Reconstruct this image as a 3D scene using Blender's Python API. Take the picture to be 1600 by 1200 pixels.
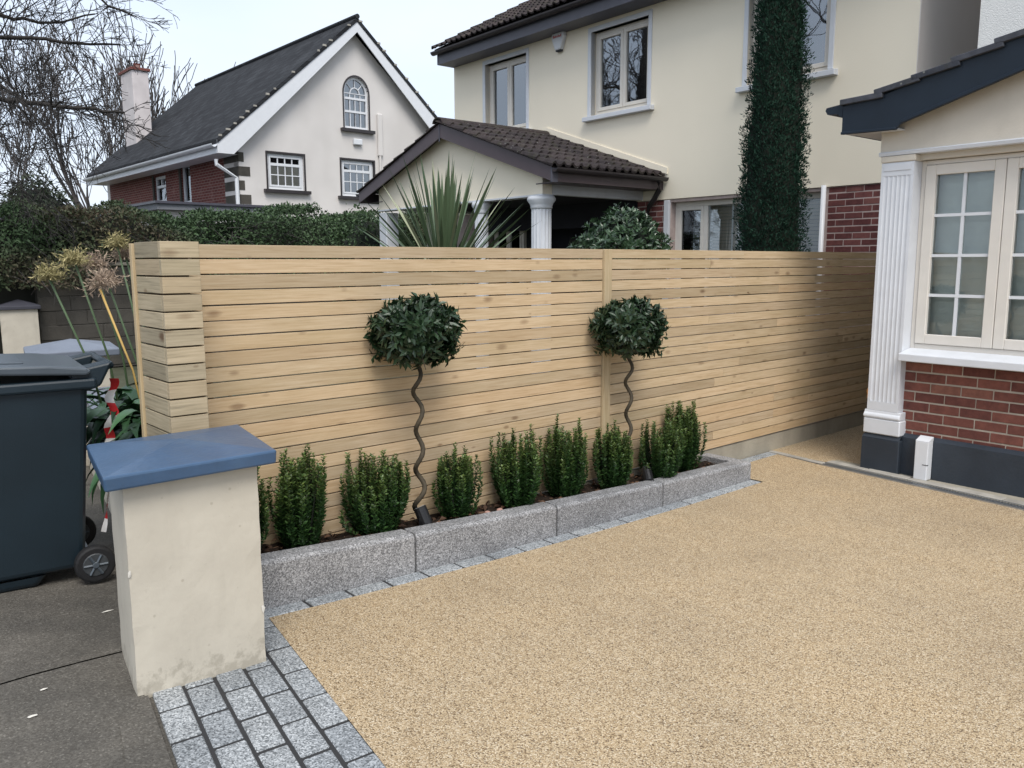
import bpy, bmesh, math, random
import numpy as np
from mathutils import Vector, Matrix

for o in list(bpy.data.objects):
    bpy.data.objects.remove(o)
sc = bpy.context.scene
COL = sc.collection
R = math.radians
rnd = random.Random(7)
npr = np.random.default_rng(7)

# ------------------------------------------------------------------ camera
cd = bpy.data.cameras.new('camera')
cd.sensor_width = 36.0
cd.lens = 36.0 * 1282 / 1600
cd.clip_start = 0.05
cd.clip_end = 3000
cam = bpy.data.objects.new('camera', cd)
COL.objects.link(cam)
cam.matrix_world = Matrix.Translation((0, 0, 1.66)) @ Matrix.Rotation(R(90 - 8.44), 4, 'X') @ Matrix.Rotation(R(-0.165), 4, 'Z')
sc.camera = cam

# ------------------------------------------------------------------ world, sun, exposure
SUN_DIR = Vector((0.16, -0.62, 0.88)).normalized()      # towards the sun
wd = bpy.data.worlds.new('World'); sc.world = wd; wd.use_nodes = True
wt = wd.node_tree; wt.nodes.clear()
wo = wt.nodes.new('ShaderNodeOutputWorld')
sky = wt.nodes.new('ShaderNodeTexSky'); sky.sky_type = 'NISHITA'; sky.sun_disc = False
sky.sun_elevation = math.asin(SUN_DIR.z); sky.sun_rotation = math.atan2(SUN_DIR.x, SUN_DIR.y)
sky.air_density = 1.0; sky.dust_density = 3.0
b1 = wt.nodes.new('ShaderNodeBackground'); b1.inputs[1].default_value = 0.10
wt.links.new(sky.outputs[0], b1.inputs[0])
b2 = wt.nodes.new('ShaderNodeBackground'); b2.inputs[1].default_value = 0.80      # thin even cloud cover
tc = wt.nodes.new('ShaderNodeTexCoord'); mp = wt.nodes.new('ShaderNodeMapping'); mp.inputs['Scale'].default_value = (1, 1, 2.5)
nz = wt.nodes.new('ShaderNodeTexNoise'); nz.inputs['Scale'].default_value = 2.2; nz.inputs['Detail'].default_value = 5
cr = wt.nodes.new('ShaderNodeValToRGB')
cr.color_ramp.elements[0].position = 0.35; cr.color_ramp.elements[0].color = (0.70, 0.80, 0.96, 1)
cr.color_ramp.elements[1].position = 0.68; cr.color_ramp.elements[1].color = (0.83, 0.90, 1.0, 1)
wt.links.new(tc.outputs['Generated'], mp.inputs[0]); wt.links.new(mp.outputs[0], nz.inputs[0])
wt.links.new(nz.outputs[0], cr.inputs[0]); wt.links.new(cr.outputs[0], b2.inputs[0])
mx = wt.nodes.new('ShaderNodeMixShader'); mx.inputs[0].default_value = 0.82
wt.links.new(b1.outputs[0], mx.inputs[1]); wt.links.new(b2.outputs[0], mx.inputs[2]); wt.links.new(mx.outputs[0], wo.inputs[0])

sd = bpy.data.lights.new('sun', 'SUN'); sd.energy = 1.9; sd.angle = R(30); sd.color = (1.0, 0.96, 0.9)
sun = bpy.data.objects.new('sun', sd); COL.objects.link(sun)
sun.rotation_euler = SUN_DIR.to_track_quat('Z', 'Y').to_euler()
sc.view_settings.view_transform = 'Standard'; sc.view_settings.look = 'None'
sc.view_settings.exposure = 0.72; sc.view_settings.gamma = 1.0
sc.view_settings.use_curve_mapping = False
sc.cycles.max_bounces = 7; sc.cycles.diffuse_bounces = 3; sc.cycles.glossy_bounces = 3; sc.cycles.transparent_max_bounces = 8

# ------------------------------------------------------------------ frames of the place
ROT_ST = R(90 - 48.55)          # x along the fence towards the houses, y across it (away from our drive)
ROT_H = R(-50.8)                # houses: x along the front to the right, y into the house
BX = Vector((math.cos(ROT_ST), math.sin(ROT_ST), 0)); BY = Vector((-math.sin(ROT_ST), math.cos(ROT_ST), 0))

def W(s, y, z=0.0):
    return BX * s + BY * y + Vector((0, 0, z))

def g(s):
    """Height of our drive and the footway: falls towards the house, level at the drain."""
    s = min(max(s, 0.6), 5.4); q = max(s, 1.5)
    return 0.00704 * (5.4 - q) ** 2 + (q - s) * 0.055

# ------------------------------------------------------------------ mesh helpers
class MB:
    def __init__(self):
        self.v = []; self.f = []; self.m = []
    def add(self, vs, fs, mi=0):
        o = len(self.v); self.v += [tuple(p) for p in vs]
        self.f += [tuple(i + o for i in q) for q in fs]; self.m += [mi] * len(fs)
        return self
    def box(self, x0, x1, y0, y1, z0, z1, mi=0):
        return self.add([(x0, y0, z0), (x1, y0, z0), (x1, y1, z0), (x0, y1, z0), (x0, y0, z1), (x1, y0, z1), (x1, y1, z1), (x0, y1, z1)],
                        [(0, 3, 2, 1), (4, 5, 6, 7), (0, 1, 5, 4), (1, 2, 6, 5), (2, 3, 7, 6), (3, 0, 4, 7)], mi)
    def hexa(self, p, mi=0):
        return self.add(p, [(0, 3, 2, 1), (4, 5, 6, 7), (0, 1, 5, 4), (1, 2, 6, 5), (2, 3, 7, 6), (3, 0, 4, 7)], mi)
    def prism_y(self, poly, y0, y1, mi=0):
        """polygon in x,z (counter-clockwise seen from -y) pushed from y0 to y1"""
        n = len(poly)
        vs = [(x, y0, z) for x, z in poly] + [(x, y1, z) for x, z in poly]
        fs = [tuple(range(n)), tuple(reversed(range(n, 2 * n)))]
        fs += [(i, i + n, (i + 1) % n + n, (i + 1) % n) for i in range(n)]
        return self.add(vs, fs, mi)
    def prism_x(self, poly, x0, x1, mi=0):
        n = len(poly)
        vs = [(x0, y, z) for y, z in poly] + [(x1, y, z) for y, z in poly]
        fs = [tuple(reversed(range(n))), tuple(range(n, 2 * n))]
        fs += [(i, (i + 1) % n, (i + 1) % n + n, i + n) for i in range(n)]
        return self.add(vs, fs, mi)
    def prism_z(self, poly, z0, z1, mi=0):
        n = len(poly)
        vs = [(x, y, z0) for x, y in poly] + [(x, y, z1) for x, y in poly]
        fs = [tuple(reversed(range(n))), tuple(range(n, 2 * n))]
        fs += [(i, (i + 1) % n, (i + 1) % n + n, i + n) for i in range(n)]
        return self.add(vs, fs, mi)
    def tube(self, path, rad, n=6, mi=0, cap=True):
        path = [Vector(p) for p in path]
        if not isinstance(rad, (list, tuple)):
            rad = [rad] * len(path)
        vs = []; k = len(path)
        up = Vector((0.0, 0.0, 1.0))
        for i, p in enumerate(path):
            d = (path[min(i + 1, k - 1)] - path[max(i - 1, 0)])
            if d.length < 1e-9: d = Vector((0, 0, 1))
            d.normalize()
            a = d.cross(up if abs(d.z) < 0.95 else Vector((1, 0, 0))).normalized(); b = d.cross(a)
            for j in range(n):
                t = 2 * math.pi * j / n
                vs.append(p + (a * math.cos(t) + b * math.sin(t)) * rad[i])
        fs = []
        for i in range(k - 1):
            for j in range(n):
                fs.append((i * n + j, i * n + (j + 1) % n, (i + 1) * n + (j + 1) % n, (i + 1) * n + j))
        if cap and n > 2:
            fs.append(tuple(reversed(range(n)))); fs.append(tuple(range((k - 1) * n, k * n)))
        return self.add(vs, fs, mi)
    def lathe(self, prof, n=16, c=(0, 0, 0), mi=0, flute=0.0):
        vs = []
        for r, z in prof:
            for j in range(n):
                t = 2 * math.pi * j / n
                rr = r * (1 - (flute if j % 2 else 0))
                vs.append((c[0] + rr * math.cos(t), c[1] + rr * math.sin(t), c[2] + z))
        fs = []; k = len(prof)
        for i in range(k - 1):
            for j in range(n):
                fs.append((i * n + j, i * n + (j + 1) % n, (i + 1) * n + (j + 1) % n, (i + 1) * n + j))
        fs.append(tuple(reversed(range(n)))); fs.append(tuple(range((k - 1) * n, k * n)))
        return self.add(vs, fs, mi)
    def mesh(self, name, mats, smooth=False):
        me = bpy.data.meshes.new(name)
        me.from_pydata(self.v, [], self.f)
        for m in (mats if isinstance(mats, (list, tuple)) else [mats]):
            me.materials.append(m)
        if any(self.m):
            me.polygons.foreach_set('material_index', self.m)
        if smooth:
            me.polygons.foreach_set('use_smooth', [True] * len(me.polygons))
        me.update()
        return me
    def build(self, name, mats, parent=None, smooth=False, bevel=0.0, seg=1, loc=None, rotz=0.0, label=None):
        return link(name, self.mesh(name, mats, smooth), parent, loc, rotz, bevel, seg, label)

def link(name, me, parent=None, loc=None, rotz=0.0, bevel=0.0, seg=1, label=None):
    o = bpy.data.objects.new(name, me); COL.objects.link(o)
    if parent is not None: o.parent = parent
    if loc is not None: o.location = loc
    if rotz: o.rotation_euler.z = rotz
    if bevel:
        md = o.modifiers.new('bevel', 'BEVEL'); md.width = bevel; md.segments = seg; md.limit_method = 'ANGLE'; md.angle_limit = R(40)
        md.harden_normals = False
    if label: o['label'] = label
    return o

def bevel_mesh(me, w, seg=1):
    bm = bmesh.new(); bm.from_mesh(me)
    bmesh.ops.bevel(bm, geom=bm.edges[:], offset=w, segments=seg, affect='EDGES', profile=0.5)
    bm.to_mesh(me); bm.free(); me.update()
    return me

def tag(o, label, cat, group=None):
    o['label'] = label; o['category'] = cat
    if group: o['group'] = group
    return o

def thing(name, label, cat, loc=(0, 0, 0), rotz=0.0, group=None):
    o = bpy.data.objects.new(name, None); COL.objects.link(o)
    o.empty_display_size = 0.2
    o.location = loc; o.rotation_euler.z = rotz
    return tag(o, label, cat, group)

def struct(o, kind='structure'):
    o['kind'] = kind
    return o

# ------------------------------------------------------------------ materials
def lin(r, gg, b):
    f = lambda c: (c / 255 / 12.92) if c / 255 <= 0.04045 else ((c / 255 + 0.055) / 1.055) ** 2.4
    return (f(r), f(gg), f(b), 1)

class Mat:
    def __init__(self, name, rough=0.7, spec=0.4):
        self.m = bpy.data.materials.new(name); self.m.use_nodes = True
        self.t = self.m.node_tree; self.n = self.t.nodes
        self.b = self.n['Principled BSDF']; self.b.inputs['Roughness'].default_value = rough
        self.b.inputs['Specular IOR Level'].default_value = spec
        self._obj = None
    def new(self, k, **kw):
        x = self.n.new(k)
        for a, v in kw.items(): setattr(x, a, v)
        return x
    def l(self, a, b): self.t.links.new(a, b)
    def coord(self, scale=(1, 1, 1), space='Object', rand=0.0):
        tcn = self.new('ShaderNodeTexCoord'); mpn = self.new('ShaderNodeMapping'); mpn.inputs['Scale'].default_value = scale
        src = tcn.outputs[space]
        if space == 'World':
            pass
        if rand:
            oi = self.new('ShaderNodeObjectInfo')
            mu = self.new('ShaderNodeVectorMath', operation='SCALE'); mu.inputs[0].default_value = (rand, rand * 1.7, rand * 0.6)
            self.l(oi.outputs['Random'], mu.inputs['Scale'])
            ad = self.new('ShaderNodeVectorMath', operation='ADD'); self.l(src, ad.inputs[0]); self.l(mu.outputs[0], ad.inputs[1]); src = ad.outputs[0]
        self.l(src, mpn.inputs[0])
        return mpn.outputs[0]
    def world(self, scale=(1, 1, 1)):
        ge = self.new('ShaderNodeNewGeometry'); mpn = self.new('ShaderNodeMapping'); mpn.inputs['Scale'].default_value = scale
        self.l(ge.outputs['Position'], mpn.inputs[0]); return mpn.outputs[0]
    def noise(self, vec, scale, detail=4, rough=0.55):
        x = self.new('ShaderNodeTexNoise'); x.inputs['Scale'].default_value = scale; x.inputs['Detail'].default_value = detail; x.inputs['Roughness'].default_value = rough
        self.l(vec, x.inputs[0]); return x.outputs[0]
    def vor(self, vec, scale, feature='F1', out='Distance', rnd_=1.0):
        x = self.new('ShaderNodeTexVoronoi'); x.feature = feature; x.inputs['Scale'].default_value = scale; x.inputs['Randomness'].default_value = rnd_
        self.l(vec, x.inputs[0]); return x.outputs[out]
    def ramp(self, fac, stops, interp='LINEAR'):
        x = self.new('ShaderNodeValToRGB'); x.color_ramp.interpolation = interp
        e = x.color_ramp.elements
        while len(e) < len(stops): e.new(0.5)
        for i, (p, c) in enumerate(stops):
            e[i].position = p; e[i].color = c if len(c) == 4 else (*c, 1)
        self.l(fac, x.inputs[0]); return x.outputs[0]
    def mix(self, fac, a, b, mode='MIX'):
        x = self.new('ShaderNodeMix', data_type='RGBA', blend_type=mode)
        for sock, val in ((x.inputs[0], fac), (x.inputs[6], a), (x.inputs[7], b)):
            if hasattr(val, 'default_value'): self.l(val, sock)
            else: sock.default_value = val
        return x.outputs[2]
    def math(self, op, a, b=None):
        x = self.new('ShaderNodeMath', operation=op)
        for sock, val in ((x.inputs[0], a), (x.inputs[1], b)):
            if val is None: continue
            if hasattr(val, 'default_value'): self.l(val, sock)
            else: sock.default_value = val
        return x.outputs[0]
    def rand(self):
        return self.new('ShaderNodeObjectInfo').outputs['Random']
    def col(self, c):
        if hasattr(c, 'default_value'): self.l(c, self.b.inputs['Base Color'])
        else: self.b.inputs['Base Color'].default_value = c
        return self
    def rough(self, c):
        self.l(c, self.b.inputs['Roughness']); return self
    def bump(self, h, strength=0.3, dist=0.01):
        x = self.new('ShaderNodeBump'); x.inputs['Strength'].default_value = strength; x.inputs['Distance'].default_value = dist
        self.l(h, x.inputs['Height']); self.l(x.outputs[0], self.b.inputs['Normal']); return self

def paint(name, c, rough=0.6, var=0.12, scale=6, bump=0.08, dirt=None, bs=60, spec=0.4):
    """plain coat with soft unevenness, fine relief and optional stains"""
    M = Mat(name, rough, spec); v = M.world()
    n = M.noise(v, scale, 3)
    d = tuple(x * (1 - var) for x in c[:3]) + (1,); e = tuple(min(1, x * (1 + var * 0.5)) for x in c[:3]) + (1,)
    col = M.ramp(n, [(0.3, d), (0.7, e)])
    if dirt:
        n2 = M.noise(M.world((1, 1, 0.35)), scale * 0.35, 4, 0.65)
        f = M.ramp(n2, [(0.5, (0, 0, 0)), (0.75, (1, 1, 1))])
        f = M.math('MULTIPLY', f, dirt[1])
        col = M.mix(f, col, dirt[0])
    M.col(col)
    if bump: M.bump(M.noise(v, bs, 1), bump, 0.01)
    return M.m

def wood_mat(name, base, light, dark, along=0):
    M = Mat(name, 0.75, 0.25)
    sc_g = [20, 20, 20]; sc_g[along] = 0.8
    v = M.coord(tuple(sc_g), rand=7.0)
    grain = M.noise(v, 5.5, 6, 0.62)
    col = M.ramp(grain, [(0.25, dark), (0.45, base), (0.72, light)])
    # blotches
    sb = [2.2, 2.2, 2.2]; sb[along] = 0.9
    bl = M.noise(M.coord(tuple(sb), rand=11.0), 1.6, 4, 0.6)
    col = M.mix(M.math('MULTIPLY', M.ramp(bl, [(0.42, (0, 0, 0)), (0.75, (1, 1, 1))]), 0.45), col, (dark[0] * 0.95, dark[1] * 1.0, dark[2] * 0.9, 1))
    # knots
    sk = [1, 1, 1]; sk[along] = 0.34
    if along == 0: sk = [6.0, 0.01, 13.0]
    kv = M.coord(tuple(sk), rand=23.0)
    kd = M.vor(kv, 1.0); kc = M.vor(kv, 1.0, out='Color')
    sep = M.new('ShaderNodeSeparateColor'); M.l(kc, sep.inputs[0])
    size = M.math('MULTIPLY', M.math('POWER', sep.outputs[0], 3.0), 0.34)
    wob = M.math('MULTIPLY', M.math('SUBTRACT', grain, 0.5), 0.16)
    kd = M.math('ADD', kd, wob)
    mask = M.ramp(M.math('DIVIDE', kd, M.math('ADD', size, 0.004)), [(0.40, (1, 1, 1)), (1.05, (0, 0, 0))])
    col = M.mix(M.math('MULTIPLY', mask, M.math('ADD', M.math('MULTIPLY', sep.outputs[1], 0.5), 0.42)), col, (0.15, 0.085, 0.045, 1))
    # each board its own tone
    r = M.rand()
    tone = M.ramp(r, [(0.0, (0.76, 0.75, 0.72)), (0.25, (0.96, 0.95, 0.90)), (0.6, (1.08, 1.05, 0.99)), (0.85, (1.0, 0.93, 0.84)), (1.0, (0.86, 0.86, 0.85))])
    col = M.mix(1.0, col, tone, 'MULTIPLY')
    M.col(col); M.bump(grain, 0.25, 0.004)
    return M.m

def leaf_mat(name, a, b, young=None, rough=0.42, spec=0.4, trans=0.15):
    M = Mat(name, rough, spec)
    ge = M.new('ShaderNodeNewGeometry')
    col = M.ramp(ge.outputs['Random Per Island'], [(0.0, a), (0.7, b), (1.0, tuple(min(1, x * 1.25) for x in b[:3]) + (1,))])
    if young:
        at = M.new('ShaderNodeAttribute'); at.attribute_name = 'young'
        col = M.mix(at.outputs['Fac'], col, young)
    M.col(col)
    if trans:
        tr = M.new('ShaderNodeBsdfTranslucent'); M.l(col, tr.inputs[0])
        ms = M.new('ShaderNodeMixShader'); ms.inputs[0].default_value = trans
        M.l(M.b.outputs[0], ms.inputs[1]); M.l(tr.outputs[0], ms.inputs[2]); M.l(ms.outputs[0], M.n['Material Output'].inputs[0])
    return M.m

def granite(name, lo, mid, hi, big=0.12, joint=None, rough=0.75, scale=1.0):
    M = Mat(name, rough, 0.35); v = M.world()
    c = M.vor(v, 195 * scale, out='Color'); sp = M.new('ShaderNodeSeparateColor'); M.l(c, sp.inputs[0])
    col = M.ramp(sp.outputs[0], [(0.0, lo), (0.22, lo), (0.35, mid), (0.7, mid), (0.88, hi)])
    n = M.noise(v, 4.5, 5, 0.6)
    col = M.mix(1.0, col, M.ramp(n, [(0.25, (1 - big * 2.2,) * 3), (0.7, (1 + big,) * 3)]), 'MULTIPLY')
    r = M.rand(); col = M.mix(1.0, col, M.ramp(r, [(0, (0.88, 0.89, 0.9)), (1, (1.08, 1.07, 1.05))]), 'MULTIPLY')
    M.col(col); M.bump(M.noise(v, 160, 3, 0.7), 0.5, 0.006)
    return M.m

def glass_mat(name, refl=1.75, tint=(0.75, 0.8, 0.8, 1)):
    m = bpy.data.materials.new(name); m.use_nodes = True; t = m.node_tree; t.nodes.clear()
    out = t.nodes.new('ShaderNodeOutputMaterial'); fr = t.nodes.new('ShaderNodeFresnel'); fr.inputs[0].default_value = refl
    tr = t.nodes.new('ShaderNodeBsdfTransparent'); tr.inputs[0].default_value = tint
    gl = t.nodes.new('ShaderNodeBsdfGlossy'); gl.inputs['Roughness'].default_value = 0.015; gl.inputs[0].default_value = (0.9, 0.95, 1, 1)
    nb = t.nodes.new('ShaderNodeTexNoise'); nb.inputs['Scale'].default_value = 2.0; bp = t.nodes.new('ShaderNodeBump'); bp.inputs['Strength'].default_value = 0.06; bp.inputs['Distance'].default_value = 0.02
    ge = t.nodes.new('ShaderNodeNewGeometry'); t.links.new(ge.outputs['Position'], nb.inputs[0]); t.links.new(nb.outputs[0], bp.inputs['Height']); t.links.new(bp.outputs[0], gl.inputs['Normal'])
    mxn = t.nodes.new('ShaderNodeMixShader')
    t.links.new(fr.outputs[0], mxn.inputs[0]); t.links.new(tr.outputs[0], mxn.inputs[1]); t.links.new(gl.outputs[0], mxn.inputs[2]); t.links.new(mxn.outputs[0], out.inputs[0])
    return m

MT = {}
MT['wood'] = wood_mat('fence_wood', (0.49, 0.375, 0.248, 1), (0.575, 0.463, 0.328, 1), (0.37, 0.268, 0.163, 1))
MT['wood_v'] = wood_mat('fence_wood_upright', (0.45, 0.35, 0.225, 1), (0.54, 0.44, 0.30, 1), (0.35, 0.26, 0.15, 1), along=2)
MT['wood_weathered'] = wood_mat('fence_wood_weathered', (0.40, 0.335, 0.235, 1), (0.50, 0.425, 0.31, 1), (0.22, 0.19, 0.14, 1))
MT['wood_rail'] = paint('fence_rail_wood', (0.22, 0.15, 0.09, 1), 0.8)

def resin():
    M = Mat('resin_bound_gravel', 0.62, 0.35); v = M.world()
    x = M.new('ShaderNodeTexVoronoi'); x.inputs['Scale'].default_value = 215; M.l(v, x.inputs[0])
    sp = M.new('ShaderNodeSeparateColor'); M.l(x.outputs['Color'], sp.inputs[0])
    col = M.ramp(sp.outputs[0], [(0.0, (0.13, 0.085, 0.05)), (0.09, (0.25, 0.175, 0.10)), (0.2, (0.40, 0.293, 0.172)), (0.5, (0.475, 0.36, 0.22)), (0.8, (0.56, 0.445, 0.295)), (1.0, (0.67, 0.575, 0.43))])
    col = M.mix(1.0, col, M.ramp(x.outputs['Distance'], [(0.45, (1, 1, 1)), (0.85, (0.38, 0.36, 0.33))]), 'MULTIPLY')
    n = M.noise(v, 1.1, 5, 0.66)
    col = M.mix(1.0, col, M.ramp(n, [(0.30, (0.88, 0.88, 0.89)), (0.5, (1.0, 1.0, 1.0)), (0.68, (1.07, 1.05, 1.02))]), 'MULTIPLY')
    M.col(col)
    M.bump(M.math('MULTIPLY', x.outputs['Distance'], -1.0), 0.5, 0.005)
    return M.m
MT['resin'] = resin()
MT['granite_paver'] = granite('granite_paver', (0.13, 0.14, 0.148, 1), (0.285, 0.302, 0.315, 1), (0.48, 0.50, 0.515, 1))
MT['granite_kerb'] = granite('granite_kerb', (0.125, 0.125, 0.13, 1), (0.245, 0.245, 0.25, 1), (0.40, 0.40, 0.41, 1), 0.14)
MT['joint'] = paint('dark_joint_mortar', (0.030, 0.030, 0.031, 1), 0.9)
MT['stone_edge'] = paint('pale_edging_stone', (0.36, 0.34, 0.30, 1), 0.85, 0.2, 9, 0.3, ((0.16, 0.15, 0.13, 1), 0.6))

def asphalt():
    M = Mat('worn_footway', 0.85, 0.3); v = M.world()
    c = M.vor(v, 170, out='Color'); sp = M.new('ShaderNodeSeparateColor'); M.l(c, sp.inputs[0])
    col = M.ramp(sp.outputs[0], [(0.0, (0.070, 0.064, 0.055)), (0.5, (0.098, 0.091, 0.08)), (0.92, (0.122, 0.114, 0.10)), (1.0, (0.18, 0.17, 0.15))])
    n = M.noise(v, 2.1, 6, 0.65)
    col = M.mix(1.0, col, M.ramp(n, [(0.3, (0.62, 0.62, 0.62)), (0.7, (1.25, 1.22, 1.18))]), 'MULTIPLY')
    n2 = M.noise(v, 0.9, 4, 0.5)
    M.col(col); M.bump(M.noise(v, 120, 3, 0.7), 0.45, 0.006)
    M.rough(M.ramp(n2, [(0.35, (0.55,) * 3), (0.65, (0.92,) * 3)]))
    return M.m
MT['footway'] = asphalt()
MT['footway_patch'] = paint('smooth_concrete_patch', (0.092, 0.086, 0.077, 1), 0.8, 0.2, 5, 0.2, None, 60)
MT['terrain'] = paint('garden_ground', (0.07, 0.075, 0.045, 1), 0.95, 0.4, 1.5, 0.4)
MT['road'] = paint('road_asphalt', (0.055, 0.055, 0.056, 1), 0.9, 0.25, 2.0, 0.4, None, 120)

def soil():
    M = Mat('dark_soil', 0.95, 0.2); v = M.world()
    n = M.noise(v, 26, 6, 0.7)
    M.col(M.ramp(n, [(0.3, (0.012, 0.008, 0.006)), (0.6, (0.035, 0.023, 0.016)), (0.8, (0.07, 0.047, 0.03))]))
    M.bump(M.noise(v, 45, 5, 0.7), 1.0, 0.03); return M.m
MT['soil'] = soil()
def pillar_mat():
    M = Mat('cream_pillar_render', 0.82, 0.35); v = M.world()
    col = M.ramp(M.noise(v, 5, 3), [(0.3, (0.48, 0.437, 0.36)), (0.7, (0.54, 0.495, 0.41))])
    st1 = M.noise(M.world((1, 1, 0.22)), 9, 4, 0.65)                      # faint run marks
    col = M.mix(M.math('MULTIPLY', M.ramp(st1, [(0.52, (0, 0, 0)), (0.74, (1, 1, 1))]), 0.30), col, (0.37, 0.335, 0.27, 1))
    sp2 = M.noise(v, 22, 4, 0.7); sx = M.new('ShaderNodeSeparateXYZ'); M.l(v, sx.inputs[0])
    hgt = M.ramp(sx.outputs[2], [(0.10, (0.36, 0.36, 0.36)), (0.30, (0, 0, 0))])
    spl = M.ramp(M.math('ADD', sp2, hgt), [(0.66, (0, 0, 0)), (0.80, (1, 1, 1))])     # splashes of mud near the foot
    col = M.mix(M.math('MULTIPLY', spl, 0.38), col, (0.20, 0.175, 0.13, 1))
    sc_ = M.vor(v, 13); col = M.mix(M.ramp(sc_, [(0.05, (0.5, 0.5, 0.5)), (0.09, (0, 0, 0))]), col, (0.33, 0.29, 0.22, 1))
    M.col(col); M.bump(M.noise(v, 38, 2), 0.11, 0.01); return M.m
MT['cream_pillar'] = pillar_mat()
MT['cap_blue'] = paint('slate_blue_cap_paint', (0.040, 0.088, 0.168, 1), 0.33, 0.12, 7, 0.15, ((0.085, 0.145, 0.22, 1), 0.55), 40, 0.6)
MT['cap_grey'] = paint('grey_cap_paint', (0.16, 0.18, 0.22, 1), 0.5, 0.12, 7, 0.15, None, 40)
MT['cap_dark'] = paint('dark_cap_paint', (0.06, 0.06, 0.075, 1), 0.6)
MT['chip'] = paint('bare_chip', (0.62, 0.59, 0.53, 1), 0.9)
MT['conc'] = paint('concrete', (0.33, 0.30, 0.24, 1), 0.9, 0.18, 4, 0.35, ((0.14, 0.13, 0.11, 1), 0.7), 50)
MT['cream_wall'] = paint('cream_house_render', (0.87, 0.79, 0.64, 1), 0.85, 0.035, 0.8, 0.10, ((0.72, 0.64, 0.50, 1), 0.25), 55)
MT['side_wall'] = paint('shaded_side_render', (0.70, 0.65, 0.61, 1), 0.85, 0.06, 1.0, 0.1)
MT['white_wall'] = paint('white_pebbledash', (0.78, 0.77, 0.74, 1), 0.9, 0.06, 2, 0.5, ((0.5, 0.5, 0.48, 1), 0.35), 90)
MT['bay_wall'] = paint('bay_gable_render', (0.62, 0.57, 0.49, 1), 0.85, 0.06, 4, 0.12, ((0.42, 0.38, 0.32, 1), 0.4), 55)
MT['far_wall'] = paint('far_house_render', (0.66, 0.63, 0.605, 1), 0.9, 0.10, 0.7, 0.1, ((0.43, 0.40, 0.37, 1), 0.55))
MT['white'] = paint('white_gloss_paint', (0.63, 0.65, 0.685, 1), 0.4, 0.05, 8, 0.05, ((0.52, 0.52, 0.51, 1), 0.25), 60, 0.45)
MT['white_pvc'] = paint('white_plastic', (0.66, 0.675, 0.70, 1), 0.35, 0.03, 8, 0.0)
MT['cream_pvc'] = paint('cream_window_frame', (0.68, 0.64, 0.58, 1), 0.4, 0.04, 8, 0.0)
MT['navy'] = paint('navy_trim_paint', (0.011, 0.019, 0.031, 1), 0.45, 0.12, 6, 0.05, None, 50, 0.28)
MT['plinth'] = paint('dark_blue_plinth_paint', (0.028, 0.037, 0.050, 1), 0.5, 0.2, 3, 0.18, ((0.06, 0.072, 0.085, 1), 0.4), 40)
MT['brown_trim'] = paint('brown_fascia', (0.075, 0.055, 0.062, 1), 0.45, 0.1, 6, 0.0, None, 50, 0.5)
MT['dark_trim'] = paint('dark_grey_fascia', (0.075, 0.075, 0.095, 1), 0.45, 0.1, 6, 0.0, None, 50, 0.5)
MT['gutter'] = paint('dark_gutter', (0.035, 0.03, 0.032, 1), 0.4, 0.1, 6, 0.0)

def tile_mat(name, a, b, moss, mf):
    M = Mat(name, 0.9, 0.25); v = M.world()
    n = M.noise(v, 16, 5, 0.65)
    col = M.ramp(n, [(0.3, a), (0.7, b)])
    col = M.mix(1.0, col, M.ramp(M.rand(), [(0, (0.75, 0.75, 0.78)), (1, (1.25, 1.2, 1.15))]), 'MULTIPLY')
    mm = M.noise(v, 7, 6, 0.7); f = M.math('MULTIPLY', M.ramp(mm, [(0.5, (0, 0, 0)), (0.66, (1, 1, 1))]), mf)
    col = M.mix(f, col, moss)
    li = M.vor(v, 11); f2 = M.ramp(li, [(0.06, (1, 1, 1)), (0.10, (0, 0, 0))])
    col = M.mix(M.math('MULTIPLY', f2, 0.5), col, (0.32, 0.33, 0.30, 1))
    M.col(col); M.bump(n, 0.5, 0.01); return M.m
MT['tile'] = tile_mat('mossy_brown_tile', (0.024, 0.019, 0.020, 1), (0.055, 0.045, 0.045, 1), (0.045, 0.045, 0.026, 1), 0.6)
MT['tile_grey'] = tile_mat('grey_roof_tile', (0.075, 0.075, 0.085, 1), (0.125, 0.125, 0.14, 1), (0.06, 0.06, 0.045, 1), 0.4)

def far_roof():
    M = Mat('far_slate_roof', 0.9, 0.2)
    v = M.coord()
    br = M.new('ShaderNodeTexBrick'); br.inputs['Scale'].default_value = 1.0
    br.inputs['Brick Width'].default_value = 0.3; br.inputs['Row Height'].default_value = 0.22; br.inputs['Mortar Size'].default_value = 0.012
    br.inputs['Color1'].default_value = (0.015, 0.016, 0.019, 1); br.inputs['Color2'].default_value = (0.031, 0.033, 0.038, 1); br.inputs['Mortar'].default_value = (0.012, 0.012, 0.014, 1)
    uv = M.new('ShaderNodeCombineXYZ'); sx = M.new('ShaderNodeSeparateXYZ'); M.l(v, sx.inputs[0]); M.l(sx.outputs[1], uv.inputs[0])
    M.l(M.math('MULTIPLY', sx.outputs[2], 1.35), uv.inputs[1]); M.l(uv.outputs[0], br.inputs[0])
    n = M.noise(v, 1.2, 6, 0.7)
    col = M.mix(1.0, br.outputs[0], M.ramp(n, [(0.3, (0.7, 0.7, 0.7)), (0.75, (1.5, 1.5, 1.45))]), 'MULTIPLY')
    M.col(col); M.bump(br.outputs[1], 0.5, 0.02); return M.m
MT['far_roof'] = far_roof()

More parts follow.
